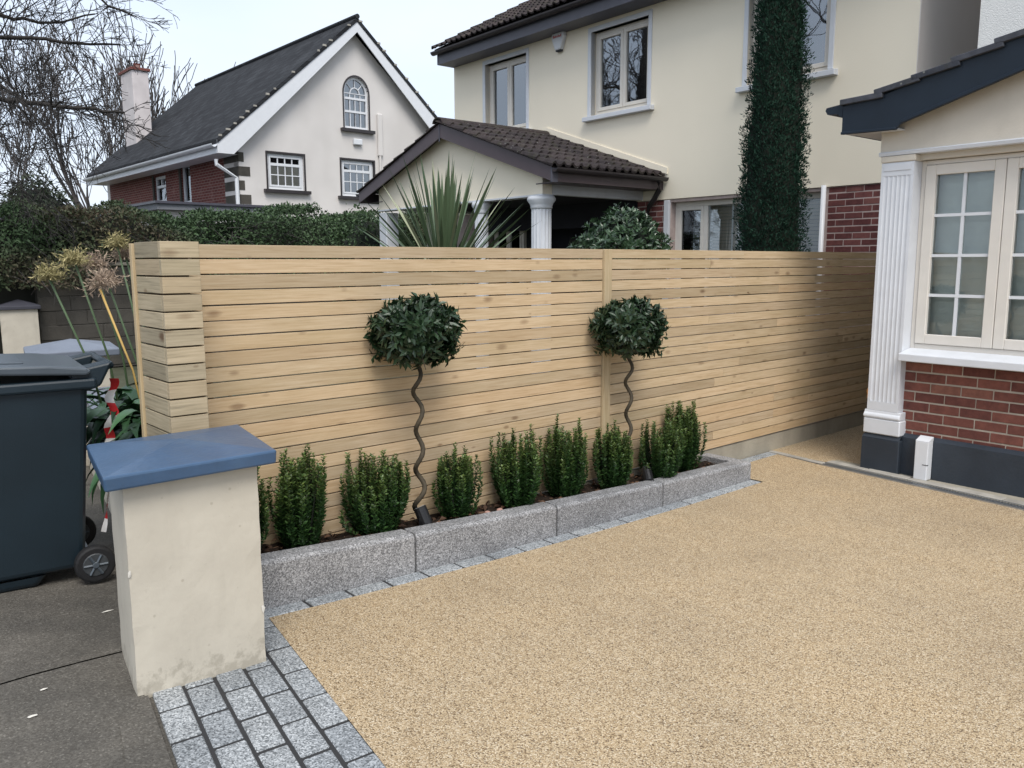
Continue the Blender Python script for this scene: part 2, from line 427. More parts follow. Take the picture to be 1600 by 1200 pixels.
def far_brick():
    M = Mat('far_red_brick', 0.9, 0.2); v = M.coord()
    br = M.new('ShaderNodeTexBrick'); br.inputs['Scale'].default_value = 1.0
    br.inputs['Brick Width'].default_value = 0.225; br.inputs['Row Height'].default_value = 0.075; br.inputs['Mortar Size'].default_value = 0.008
    br.inputs['Color1'].default_value = (0.16, 0.05, 0.042, 1); br.inputs['Color2'].default_value = (0.11, 0.034, 0.030, 1); br.inputs['Mortar'].default_value = (0.25, 0.17, 0.15, 1)
    uv = M.new('ShaderNodeCombineXYZ'); sx = M.new('ShaderNodeSeparateXYZ'); M.l(v, sx.inputs[0]); M.l(sx.outputs[1], uv.inputs[0]); M.l(sx.outputs[2], uv.inputs[1]); M.l(uv.outputs[0], br.inputs[0])
    n = M.noise(v, 1.8, 6, 0.7)
    col = M.mix(M.ramp(n, [(0.55, (0, 0, 0)), (0.72, (0.45,) * 3)]), br.outputs[0], (0.34, 0.22, 0.19, 1))
    M.col(col); return M.m
MT['far_brick'] = far_brick()

def brick_mat(name, a, b):
    M = Mat(name, 0.85, 0.25); v = M.world()
    r = M.rand(); n = M.noise(v, 18, 5, 0.65)
    col = M.ramp(r, [(0.0, a), (0.5, b), (0.85, tuple(x * 1.2 for x in b[:3]) + (1,)), (1.0, (b[0] * 1.35, b[1] * 1.6, b[2] * 1.5, 1))])
    col = M.mix(1.0, col, M.ramp(n, [(0.3, (0.72, 0.72, 0.74)), (0.7, (1.2, 1.18, 1.15))]), 'MULTIPLY')
    M.col(col); M.bump(M.noise(v, 90, 3, 0.7), 0.35, 0.005); return M.m
MT['brick'] = brick_mat('red_brown_brick', (0.12, 0.045, 0.038, 1), (0.165, 0.064, 0.050, 1))
MT['brick_n'] = brick_mat('plum_brick', (0.105, 0.036, 0.036, 1), (0.15, 0.056, 0.052, 1))
MT['mortar'] = paint('mortar', (0.38, 0.335, 0.28, 1), 0.95, 0.15, 12, 0.2)
MT['mortar_n'] = paint('mortar_pinkish', (0.46, 0.37, 0.34, 1), 0.95, 0.15, 12, 0.2)
MT['glass'] = glass_mat('window_glass', 3.0)
MT['glass_bay'] = glass_mat('bay_window_glass', 1.6, (0.93, 0.95, 0.94, 1))
MT['porch_shade'] = paint('porch_shade_colour', (0.018, 0.018, 0.026, 1), 0.8)  # near-black colour stands in for the shade inside the porch
MT['room'] = paint('dim_room', (0.05, 0.055, 0.06, 1), 0.9)
MT['curtain'] = paint('net_curtain', (0.38, 0.40, 0.42, 1), 0.9)
MT['blind'] = paint('grey_green_blind', (0.76, 0.80, 0.77, 1), 0.85, 0.15, 3.0, 0.0)
MT['blind_tan'] = paint('tan_slatted_blind', (0.30, 0.26, 0.20, 1), 0.8)
MT['bin'] = paint('dark_green_grey_plastic', (0.009, 0.019, 0.027, 1), 0.42, 0.15, 4, 0.06, None, 200, 0.5)
MT['bin_lid'] = paint('bin_lid_plastic', (0.065, 0.08, 0.095, 1), 0.28, 0.15, 4, 0.05, None, 200, 0.6)
MT['rubber'] = paint('black_rubber', (0.012, 0.012, 0.013, 1), 0.6)
MT['hub'] = paint('grey_plastic_hub', (0.045, 0.05, 0.054, 1), 0.5)
MT['black'] = paint('black_plastic', (0.012, 0.012, 0.013, 1), 0.35)
MT['lens'] = paint('lamp_lens', (0.35, 0.37, 0.38, 1), 0.15)
MT['steel'] = Mat('galvanised_steel', 0.38, 0.5).col((0.42, 0.44, 0.46, 1)).m
MT['steel'].node_tree.nodes['Principled BSDF'].inputs['Metallic'].default_value = 0.85
MT['brass'] = Mat('brass', 0.3, 0.5).col((0.62, 0.33, 0.10, 1)).m
MT['brass'].node_tree.nodes['Principled BSDF'].inputs['Metallic'].default_value = 0.9
MT['red'] = paint('red_print', (0.45, 0.03, 0.03, 1), 0.5)
MT['bark'] = paint('dark_bark', (0.030, 0.027, 0.025, 1), 0.95, 0.35, 12, 0.4)
MT['bark_far'] = paint('grey_brown_bark', (0.075, 0.068, 0.066, 1), 0.95, 0.3, 8, 0.2)
MT['stem'] = paint('olive_brown_stem', (0.055, 0.044, 0.028, 1), 0.8, 0.35, 25, 0.3)
MT['bay_leaf'] = leaf_mat('bay_leaf', (0.010, 0.025, 0.011, 1), (0.024, 0.050, 0.021, 1), None, 0.38, 0.45, 0.08)
MT['box_leaf'] = leaf_mat('box_leaf', (0.014, 0.040, 0.013, 1), (0.040, 0.092, 0.024, 1), (0.14, 0.19, 0.045, 1), 0.42, 0.45, 0.12)
MT['laurel_leaf'] = leaf_mat('laurel_leaf', (0.016, 0.038, 0.016, 1), (0.045, 0.085, 0.040, 1), None, 0.3, 0.6, 0.08)
MT['cypress_leaf'] = leaf_mat('cypress_foliage', (0.006, 0.020, 0.013, 1), (0.015, 0.042, 0.026, 1), None, 0.75, 0.15, 0.05)
MT['hedge_leaf'] = leaf_mat('hedge_leaf', (0.024, 0.044, 0.020, 1), (0.066, 0.112, 0.050, 1), (0.13, 0.095, 0.066, 1), 0.6, 0.3, 0.1)
MT['ever_leaf'] = leaf_mat('evergreen_leaf', (0.02, 0.03, 0.018, 1), (0.05, 0.065, 0.038, 1), None, 0.6, 0.3, 0.1)
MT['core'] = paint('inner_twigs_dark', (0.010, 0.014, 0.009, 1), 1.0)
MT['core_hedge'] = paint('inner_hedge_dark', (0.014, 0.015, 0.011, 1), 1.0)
MT['dry_leaf'] = leaf_mat('dry_leaf', (0.035, 0.02, 0.013, 1), (0.14, 0.08, 0.05, 1), None, 0.7, 0.2, 0.1)
MT['pebble'] = paint('pinkish_pebble', (0.36, 0.21, 0.17, 1), 0.7)
MT['dry_umbel'] = leaf_mat('dry_umbel', (0.26, 0.19, 0.15, 1), (0.46, 0.36, 0.27, 1), None, 0.8, 0.2, 0.2)
MT['green_umbel'] = leaf_mat('fading_umbel', (0.17, 0.16, 0.06, 1), (0.44, 0.38, 0.20, 1), None, 0.8, 0.2, 0.2)
MT['stalk'] = paint('green_stalk', (0.075, 0.12, 0.055, 1), 0.5)
MT['stalk_y'] = paint('yellowed_stalk', (0.50, 0.33, 0.10, 1), 0.55)

def strap(name, a, b, edge=None):
    M = Mat(name, 0.4, 0.45); r = M.rand()
    col = M.ramp(r, [(0, a), (1, b)])
    M.col(col); return M.m
MT['yucca_leaf'] = strap('sword_leaf', (0.045, 0.078, 0.038, 1), (0.105, 0.15, 0.078, 1))
MT['yucca_pale'] = strap('pale_sword_leaf', (0.26, 0.29, 0.17, 1), (0.36, 0.38, 0.25, 1))
MT['agap_leaf'] = strap('strap_leaf', (0.018, 0.050, 0.022, 1), (0.05, 0.12, 0.05, 1))

def tape_mat():
    M = Mat('barrier_tape_print', 0.35, 0.5); v = M.coord()
    w = M.new('ShaderNodeTexWave'); w.wave_type = 'BANDS'; w.bands_direction = 'DIAGONAL'; w.inputs['Scale'].default_value = 3.1
    M.l(v, w.inputs[0])
    M.col(M.ramp(w.outputs[0], [(0.49, (0.55, 0.03, 0.035)), (0.51, (0.78, 0.76, 0.74))], 'CONSTANT')); return M.m
MT['tape'] = tape_mat()

# ================================================================== GROUND
def st_obj(mb, name, mats, **k):
    o = mb.build(name, mats, **k); o.rotation_euler.z = ROT_ST
    return o

def edge_s(y):                 # left edge of the resin drive (street line)
    return 0.171 * y + 0.905
def drain_s(y):                # line of the drain in front of the house
    return 6.31 + (3.264 - y) * -0.106 * 1.0 + 0.0

def sheet(name, mat, ss, ys, dz, fs=None):
    """ground strip: fs(y) -> (s0, s1); ss = fractions"""
    mb = MB(); n = len(ss)
    for y in ys:
        s0, s1 = fs(y) if fs else (0, 1)
        for q in ss:
            s = s0 + (s1 - s0) * q if fs else q
            mb.v.append((s, y, g(s) + dz))
    for j in range(len(ys) - 1):
        for i in range(n - 1):
            mb.f.append((j * n + i, j * n + i + 1, (j + 1) * n + i + 1, (j + 1) * n + i)); mb.m.append(0)
    return st_obj(mb, name, mat, smooth=True)

lin_ = lambda a, b, n: [a + (b - a) * i / n for i in range(n + 1)]
ss = [-900, -200, -60, -20, -8, -3, 0] + lin_(0.3, 6.0, 40) + [8, 14, 40, 120, 400, 900]
struct(sheet('terrain', MT['terrain'], ss, [-900, -200, -60, -20, -6, 0, 3, 6, 12, 30, 100, 300, 900], -0.035))
struct(sheet('footway', MT['footway'], lin_(0, 1, 24), lin_(-12, 7, 20) + [12, 20, 40], -0.012, lambda y: (0.171 * y - 3.2, edge_s(y) + 0.02)))
struct(sheet('road', MT['road'], [0, 0.5, 1], [-60, -12, 0, 12, 60], -0.02, lambda y: (0.171 * y - 11, 0.171 * y - 3.45)))
mb = MB()
for j in range(52):
    y0 = -12 + j
    mb.hexa([(0.171 * y0 - 3.45, y0 + 0.01, 0.0), (0.171 * y0 - 3.2, y0 + 0.01, 0.0), (0.171 * (y0 + 1) - 3.2, y0 + 0.99, 0.0), (0.171 * (y0 + 1) - 3.45, y0 + 0.99, 0.0),
             (0.171 * y0 - 3.45, y0 + 0.01, 0.16), (0.171 * y0 - 3.2, y0 + 0.01, 0.16), (0.171 * (y0 + 1) - 3.2, y0 + 0.99, 0.16), (0.171 * (y0 + 1) - 3.45, y0 + 0.99, 0.16)])
struct(st_obj(mb, 'street_kerb', MT['conc'], bevel=0.02))

# footway slab joints (recessed seams with dirt) as real grooves: two raised slabs with a gap
def slab(name, poly, lift, mat, parent=None):
    mb = MB(); n = len(poly)
    vs = [(s, y, g(s) + lift) for s, y in poly] + [(s, y, g(s) - 0.03) for s, y in poly]
    fs = [tuple(range(n))] + [(i, i + n, (i + 1) % n + n, (i + 1) % n) for i in range(n)]
    mb.add(vs, fs)
    return st_obj(mb, name, mat, bevel=0.006)
foot = MT['footway']
def slab_grid(a, b, c, d, nx=6):
    """slab between lines y=a..b (may vary with s) for s from c(y) to d(y)"""
    mb = MB(); ny = 4
    for j in range(ny + 1):
        for i in range(nx + 1):
            fi = i / nx; fj = j / ny
            y = (a[0] + (a[1] - a[0]) * fi) * (1 - fj) + (b[0] + (b[1] - b[0]) * fi) * fj
            s = c(y) + (d(y) - c(y)) * fi
            mb.v.append((s, y, g(s) + 0.004))
    for j in range(ny):
        for i in range(nx):
            k = j * (nx + 1) + i
            mb.f.append((k, k + 1, k + nx + 2, k + nx + 1)); mb.m.append(0)
    return mb
slabs = [(((-2.0, -2.0), (0.3, 0.3)), -3.1, 0.30), (((0.312, 0.312), (3.262, 3.296)), -3.1, 0.322), (((3.276, 3.312), (6.2, 6.2)), -3.1, 0.75), (((6.215, 6.215), (9.2, 9.2)), -3.1, 0.75)]
fw = bpy.data.objects['footway']
for (ab, c0, c1) in slabs:
    o = slab_grid(ab[0], ab[1], lambda y, c=c0: 0.171 * y + c, lambda y, c=c1: 0.171 * y + c, 20).build('slab', foot, smooth=True)
    o.parent = fw

for i, (s0_, y0_, a_, b_) in enumerate(((0.483, 2.977, 0.022, 0.010), (0.554, 3.147, 0.016, 0.008), (0.93, 3.75, 0.03, 0.006))):
    mb = MB(); n = 9
    mb.add([(s0_ + a_ * math.cos(6.283 * k / n) * rnd.uniform(.6, 1.1), y0_ + b_ * math.sin(6.283 * k / n) * rnd.uniform(.6, 1.1), g(s0_) + 0.0075) for k in range(n)] + [(s0_, y0_, g(s0_) + 0.011)], [(k, (k + 1) % n, n) for k in range(n)])
    o = mb.build('litter_scrap', MT['chip']); o.rotation_euler.z = ROT_ST
    tag(o, ('white scrap on the footway nearest the pillar foot', 'smaller white scrap on the footway by the slab joint', 'white sliver on the footway below the bin wheel')[i], 'litter', 'white scraps on the footway')
mb = MB()
pp = [(0.66, 1.2), (1.0 - 0.29, 1.2), (0.75, 2.0), (0.80, 2.60), (0.83, 2.88), (0.74, 2.86), (0.69, 2.75), (0.64, 2.48), (0.56, 2.1), (0.5, 1.2)]
mb.add([(a, b, g(a) + 0.008) for a, b in ((0.40, 1.3), (0.556, 1.3), (0.69, 2.1), (0.825, 2.88), (0.75, 2.87), (0.69, 2.74), (0.632, 2.48), (0.52, 1.9))], [tuple(range(8))])
po = mb.build('footway_patch', MT['footway']); po.rotation_euler.z = ROT_ST; struct(po)

# resin drive
struct(sheet('driveway', MT['resin'], lin_(0, 1, 40), lin_(-6, 3.288, 14), 0.0, lambda y: (edge_s(y), drain_s(y) - 0.035)))
mb = MB().add([(5.455, 3.288, 0.0005), (6.275, 3.288, 0.0005), (6.345, 3.70, 0.0005), (5.455, 3.70, 0.0005)], [(0, 1, 2, 3)])
struct(st_obj(mb, 'driveway_corner', MT['resin']))
mb = MB().add([(6.36, 2.9, 0.001), (13, 2.9, 0.001), (13, 3.84, 0.001), (6.42, 3.84, 0.001)], [(0, 1, 2, 3)])
struct(st_obj(mb, 'side_path', MT['resin']))

# granite pavers: apron beside the drive and single course along the kerb
apron = struct(sheet('paver_apron', MT['joint'], lin_(0, 1, 8), lin_(-3, 3.40, 12), -0.0032, lambda y: (0.171 * y + 0.350, edge_s(y) - 0.0)))
sh = 0.171
def paver_mesh(w, l, h, name):
    mb = MB(); p = []
    for z in (-h, 0):
        for (x, y) in ((-w / 2, -l / 2), (w / 2, -l / 2), (w / 2, l / 2), (-w / 2, l / 2)):
            p.append((x + sh * y, y, z))
    mb.hexa(p); return bevel_mesh(mb.mesh(name, MT['granite_paver']), 0.005)
pm = paver_mesh(0.1015, 0.2050, 0.05, 'paver')
cs = [0.912 - 0.0565 - 0.114 * k for k in range(5)]
offs = [-2.975, -2.86, -2.753, -2.64, -2.53]
for k, c in enumerate(cs):
    y = -offs[k] + 0.2185 * 0.5
    y += 0.2185
    top = 3.36 if k == 0 else 3.12
    while y > 1.2 - 0.1:
        if y < top:
            s = sh * y + c
            o = link('paver', pm, apron, (s + rnd.uniform(-.001, .001), y, g(s) + rnd.uniform(0.000, 0.0035)), rnd.uniform(-.006, .006))
            o.rotation_euler.y = 0.055 if s < 1.5 else 0.03
        y -= 0.2185
course = struct(sheet('kerb_paver_course', MT['joint'], lin_(1.36, 5.45, 24), [3.288, 3.36, 3.43], -0.0032))
mbp = MB().box(-0.1035, 0.1035, -0.050, 0.044, -0.05, 0); pm2 = bevel_mesh(mbp.mesh('paver', MT['granite_paver']), 0.005)
s = 1.46 + 0.11
while s < 5.45:
    o = link('paver', pm2, course, (s, 3.344, g(s) + rnd.uniform(0.000, 0.003)), 0); o.rotation_euler.y = 2 * 0.00704 * max(0, 5.4 - s)
    s += 0.2215
wallcourse = struct(sheet('wall_paver_course', MT['joint'], lin_(5.46, 6.36, 4), [3.695, 3.75, 3.83], -0.003))
for i in range(4):
    s = 5.58 + 0.2215 * i
    link('paver', pm2, wallcourse, (s, 3.755, 0.004))
edging = struct(sheet('path_edging', MT['joint'], [6.29, 6.36], [3.2, 3.72], -0.003))
mbp = MB().box(-0.026, 0.026, -0.10, 0.10, -0.04, 0); pm3 = bevel_mesh(mbp.mesh('edging_stone', MT['stone_edge']), 0.006)
for i in range(3):
    y = 3.36 + 0.21 * i * 0.8
    link('edging_stone', pm3, edging, (6.325 + (y - 3.264) * 0.106 + 0.005, y, 0.008 + 0.002 * i), -0.1)

# ================================================================== DRAIN, STRIP
H0 = Vector((3.12, 6.207, 0.0))
strip = MB()
strip.add([(-0.66, -0.125, 0.004), (4, -0.435, 0.004), (4, 0.05, 0.004), (-0.66, 0.05, 0.004)], [(0, 1, 2, 3)])
so = strip.build('concrete_strip', MT['conc'], loc=H0, rotz=ROT_H); struct(so)
d0 = W(6.318, 3.27, 0); d1 = W(6.147 - 0.106 * 3.4 + 0.0, 1.73 - 3.4, 0)
dv = (d1 - d0); dl = dv.length; da = math.atan2(dv.y, dv.x)
dr = thing('drain_channel', 'long narrow galvanised drain channel along the foot of the brick bay', 'drain', d0, da)
mb = MB().box(0, dl, -0.052, -0.044, -0.06, 0.009).box(0, dl, 0.044, 0.052, -0.06, 0.009).box(0, dl, -0.044, 0.044, -0.07, -0.055)
mb.build('channel', MT['steel'], dr)
mb = MB()
for i in range(int(dl / 0.02)):
    x = 0.01 + i * 0.02
    mb.add([(x, -0.043, 0.004), (x + 0.006, -0.043, 0.004), (x + 0.022, 0.043, 0.004), (x + 0.016, 0.043, 0.004), (x, -0.043, -0.012), (x + 0.006, -0.043, -0.012), (x + 0.022, 0.043, -0.012), (x + 0.016, 0.043, -0.012)],
           [(0, 1, 2, 3), (0, 4, 5, 1), (2, 6, 7, 3), (1, 5, 6, 2), (0, 3, 7, 4)])
mb.box(0, dl, -0.003, 0.003, -0.012, 0.006)
mb.build('grate', MT['steel'], dr)
MB().box(0, dl, -0.043, 0.043, -0.054, -0.04).build('channel_bed', MT['joint'], dr)
strp = thing('strip_stones', 'row of pale stone edging blocks between the drain and the navy plinth', 'edging', d0 + Vector((0, 0, 0)), da)
pmx = bevel_mesh(MB().box(-0.17, 0.17, 0, 0.085, -0.03, 0.011).mesh('block', MT['stone_edge']), 0.006)
for i in range(14):
    link('block', pmx, strp, (0.17 + i * 0.346, 0.055, rnd.uniform(-0.001, 0.003)), rnd.uniform(-.006, .006))

# ================================================================== RAISED BED
def ktop(s):
    pts = [(1.2, 0.352), (1.5, 0.330), (2.33, 0.272), (3.36, 0.215), (4.37, 0.170), (5.4, 0.140)]
    for (a, za), (b, zb) in zip(pts, pts[1:]):
        if s <= b: return za + (zb - za) * (s - a) / (b - a)
    return pts[-1][1]
bed = thing('bed_edging', 'raised grey granite kerb edging round the box shrub bed', 'kerb', W(1.3, 3.39, 0), ROT_ST)
for a, b in ((1.30, 2.321), (2.333, 3.349), (3.361, 4.367), (4.379, 5.445)):
    mb = MB(); p = []
    za, zb = ktop(a), ktop(b)
    prof = lambda s, zt: [(s - 1.3, 0.0, g(s) - 0.05), (s - 1.3, 0.0, zt - 0.016), (s - 1.3, 0.014, zt), (s - 1.3, 0.118, zt), (s - 1.3, 0.118, g(s) - 0.05)]
    A_, B_ = prof(a, za), prof(b, zb)
    n = 5
    mb.add(A_ + B_, [tuple(range(n)), tuple(reversed(range(n, 2 * n)))] + [(i, i + n, (i + 1) % n + n, (i + 1) % n) for i in range(n)])
    mb.build('kerb_stone', MT['granite_kerb'], bed, bevel=0.006, seg=2)
mb = MB().hexa([(4.045, 0.122, -0.03), (4.145, 0.122, -0.03), (4.145, 0.405, -0.03), (4.045, 0.405, -0.03), (4.045, 0.122, 0.141), (4.145, 0.122, 0.141), (4.145, 0.405, 0.141), (4.045, 0.405, 0.141)])
mb.build('kerb_stone', MT['granite_kerb'], bed, bevel=0.007, seg=2)

mb = MB(); ns, ny = 60, 8
for j in range(ny + 1):
    for i in range(ns + 1):
        s = 1.28 + (5.345 - 1.28) * i / ns; y = 3.505 + (3.80 - 3.505) * j / ny
        mb.v.append((s, y, ktop(s) - 0.062 + rnd.uniform(-0.014, 0.016) + (0.02 if 2 < j < 7 else 0)))
for j in range(ny):
    for i in range(ns):
        k = j * (ns + 1) + i; mb.f.append((k, k + 1, k + ns + 2, k + ns + 1)); mb.m.append(0)
so = st_obj(mb, 'bed_soil', MT['soil'], smooth=False); struct(so)

def soil_z(s): return ktop(s) - 0.05

# ================================================================== FENCE
FY = 3.80
fence = thing('slatted_fence', 'long pale timber fence of horizontal slats behind the shrub bed', 'fence', W(1.42, FY, 0), ROT_ST)
PITCH, GAP, TH = 0.0725, 0.0062, 0.030
ztop = 1.745
def slat_mesh(L, h, mat, name='slat'):
    return bevel_mesh(MB().box(0, L, 0, TH, -h, 0).mesh(name, mat), 0.0012)
slat_cache = {}
def put_slat(parent, x0, x1, zt, h, y=0.0, mat='wood', extra=0.0):
    L = round(x1 - x0, 3)
    key = (L, round(h, 4), mat)
    if key not in slat_cache: slat_cache[key] = slat_mesh(L, h, MT[mat])
    o = link('slat', slat_cache[key], parent, (x0, y + rnd.uniform(-.0015, .0015), zt + rnd.uniform(-.0008, .0008)))
    o.rotation_euler.y = rnd.uniform(-.0006, .0006)
    return o
for k in range(22):
    zt = ztop if k == 0 else ztop - 0.067 - (k - 1) * PITCH
    h = (0.067 if k == 0 else PITCH) - GAP
    put_slat(fence, -0.08, 2.758, zt, h)
    # right bay: lengths butted at different places
    cut = [2.838, 9.6]
    r = rnd.random()
    if k % 3 == 0: cut.insert(1, rnd.choice([4.45, 5.6, 6.7]))
    elif k % 3 == 1: cut[1:1] = [rnd.choice([4.0, 5.0]), rnd.choice([7.0, 7.6])]
    else: cut.insert(1, rnd.choice([4.1, 6.2, 5.0]))
    if k == 13: cut = [2.838, 4.22, 9.6]
    cut = [round(c, 2) for c in cut]; cut[0] = 2.838
    for a, b in zip(cut, cut[1:]):
        put_slat(fence, a, round(b - 0.002, 3), zt, h)
MB().box(2.760, 2.836, -0.018, 0.03, 0.155, 1.745).build('cover_board', MT['wood_v'], fence, bevel=0.003)
for x in (0.0, 0.9, 1.85, 2.76, 3.9, 5.0, 6.1, 7.2, 8.3, 9.4):
    MB().box(x, x + 0.07, TH + 0.002, TH + 0.072, 0.02, 1.70).build('post', MT['wood_rail'], fence, bevel=0.003)
base = thing('fence_base_wall', 'low rough concrete wall under the slatted fence', 'wall', W(1.42, FY, 0), ROT_ST)
MB().box(0.0, 10.2, 0.012, 0.2, -0.06, 0.150).build('wall', MT['conc'], base, bevel=0.006)

pier = thing('fence_pier', 'square timber clad pier at the street end of the slatted fence', 'fence pier', W(1.165, 3.475, 0), ROT_ST)
for k in range(20):
    zt = ztop + 0.004 - k * (PITCH + 0.0006); h = PITCH - GAP
    put_slat(pier, 0.0, 0.158, zt, h, 0.0, 'wood_weathered')
    # side boards run across the fence
    key = ('side', round(h, 4))
    if key not in slat_cache:
        slat_cache[key] = bevel_mesh(MB().box(0, 0.30, 0, TH, -h, 0).mesh('slat', MT['wood_weathered']), 0.0012)
    o = link('slat', slat_cache[key], pier, (-0.0005 + 0.0, 0.325, zt + rnd.uniform(-.001, .001))); o.rotation_euler.z = R(-90)
    o.location.x = -0.001
    o.location.y = 0.3245
    o2 = link('slat', slat_cache[key], pier, (0.138, 0.3245, zt)); o2.rotation_euler.z = R(-90)
MB().box(0.03, 0.125, 0.04, 0.30, 0.05, 1.73).build('core_post', MT['wood_rail'], pier)
MB().box(-0.012, 0.004, 0.327, 0.36, 0.1, 1.745).build('end_board', MT['wood_v'], pier, bevel=0.002)

# ================================================================== GATE PILLARS, LOW WALL
def gate_pillar(label, s0, y0, zb, zcap, matcap, w=0.485, d=0.46, capw=0.60, chips=True, peak=0.045, mat='cream_pillar', grp=None):
    t = thing('gate_pillar', label, 'pillar', W(s0, y0, zb), ROT_ST, grp)
    hgt = zcap - zb; k = sh
    sp = lambda x, y, z: (x + k * y, y, z)
    # shaft with softly uneven faces and slightly rounded arrises
    mb = MB(); nx, nz_ = 7, 12
    loop = [(w * i / nx, 0) for i in range(nx)] + [(w, d * i / nx) for i in range(nx)] + [(w - w * i / nx, d) for i in range(nx)] + [(0, d - d * i / nx) for i in range(nx)]
    L = len(loop)
    r2 = random.Random(int(s0 * 1000))
    for j in range(nz_ + 1):
        z = -0.06 + (hgt + 0.06) * j / nz_
        for i, (x, y) in enumerate(loop):
            cx, cy = w / 2, d / 2; e = 0.004
            corner = (i % nx == 0)
            q = 1 + r2.uniform(-e, e) - (0.012 if corner else 0) - (r2.uniform(0, 0.012) if corner and chips else 0)
            mb.v.append(sp(cx + (x - cx) * q, cy + (y - cy) * q, z))
    for j in range(nz_):
        for i in range(L):
            mb.f.append((j * L + i, j * L + (i + 1) % L, (j + 1) * L + (i + 1) % L, (j + 1) * L + i)); mb.m.append(0)
    mb.f.append(tuple(range(nz_ * L, nz_ * L + L))); mb.m.append(0)
    mb.build('shaft', MT[mat], t, bevel=0.0)
    o = (capw - w) / 2; x0, x1, y0_, y1 = -o, w + o, -o, d + o
    zc = hgt; th = 0.052
    mb = MB(); c = ((x0 + x1) / 2, (y0_ + y1) / 2)
    lo = [sp(*p, zc) for p in ((x0, y0_), (x1, y0_), (x1, y1), (x0, y1))]
    hi = [sp(*p, zc + th) for p in ((x0 - .004, y0_ - .004), (x1 + .004, y0_ - .004), (x1 + .004, y1 + .004), (x0 - .004, y1 + .004))]
    mb.add(lo + hi + [sp(c[0], c[1], zc + th + peak)], [(0, 3, 2, 1), (0, 1, 5, 4), (1, 2, 6, 5), (2, 3, 7, 6), (3, 0, 4, 7), (4, 5, 8), (5, 6, 8), (6, 7, 8), (7, 4, 8)])
    mb.build('cap', MT[matcap], t, bevel=0.008, seg=2)
    return t
p1 = gate_pillar('cream rendered gate pillar with slate blue cap beside the granite pavers', 0.792, 2.895, 0.10, 0.915, 'cap_blue', peak=0.035)
# chips knocked out of the near arris
r3 = random.Random(3)
for (x, y, z) in ((0.006, 0.0005, 0.50), (0.478, 0.001, 0.24)):
    mb = MB(); n = 7
    a = [r3.uniform(0.5, 1.2) for _ in range(n)]
    vs = [(x + 0.007 * a[i] * math.cos(6.283 * i / n), y - 0.0025, z + 0.020 * a[i] * math.sin(6.283 * i / n)) for i in range(n)] + [(x, y - 0.004, z)]
    mb.add(vs, [(i, (i + 1) % n, n) for i in range(n)]); mb.build('chip', MT['chip'], p1)
gate_pillar('cream pillar with light grey cap just behind the wheelie bin', 1.36, 6.85, 0.10, 0.955, 'cap_grey', w=0.50, d=0.50, capw=0.64, peak=0.07)
gate_pillar('cream pillar with dark cap at the left edge, in front of the hedge wall', 2.33, 13.9, 0.10, 0.99, 'cap_dark', w=0.50, d=0.50, capw=0.58, peak=0.09)

lw = thing('low_boundary_wall', 'low cream wall with grey coping behind the wheelie bin wheel', 'wall', W(0, 0, 0), ROT_ST)
mb = MB(); f = lambda y, c, z: (sh * y + c, y, z)
mb.hexa([f(3.38, .48, 0), f(3.38, .66, 0), f(6.84, .66, 0), f(6.84, .48, 0), f(3.38, .48, .66), f(3.38, .66, .66), f(6.84, .66, .66), f(6.84, .48, .66)])
mb.build('wall', MT['cream_pillar'], lw, bevel=0.008)
mb = MB(); mb.hexa([f(3.40, .455, .662), f(3.40, .685, .662), f(6.80, .685, .662), f(6.80, .455, .662), f(3.40, .455, .715), f(3.40, .685, .715), f(6.80, .685, .715), f(6.80, .455, .715)])
mb.build('coping', MT['cap_grey'], lw, bevel=0.008)

# boundary wall under the far hedge
hw = thing('hedge_wall', 'dark weathered block wall below the long hedge at the left', 'wall', W(2.9, 14.2, 0), ROT_ST)
MT['dark_block'] = paint('dark_block_wall', (0.075, 0.068, 0.058, 1), 0.95, 0.35, 2.5, 0.4, ((0.03, 0.035, 0.022, 1), 0.7), 30)
bl = bevel_mesh(MB().box(0.004, 0.446, -0.012, 0.1, 0.004, 0.221).mesh('block', MT['dark_block']), 0.008)
MB().box(0, 16, 0, 0.2, 0, 1.62).build('wall', MT['dark_block'], hw)
wmesh = hw.children[0]
for r_ in range(7):
    for c_ in range(14):
        link('block', bl, wmesh, (c_ * 0.45 + (0.225 if r_ % 2 else 0), rnd.uniform(-.004, .002), 0.03 + r_ * 0.225))
MB().box(-0.02, 16, -0.04, 0.24, 1.622, 1.68).build('coping', MT['conc'], hw, bevel=0.01)

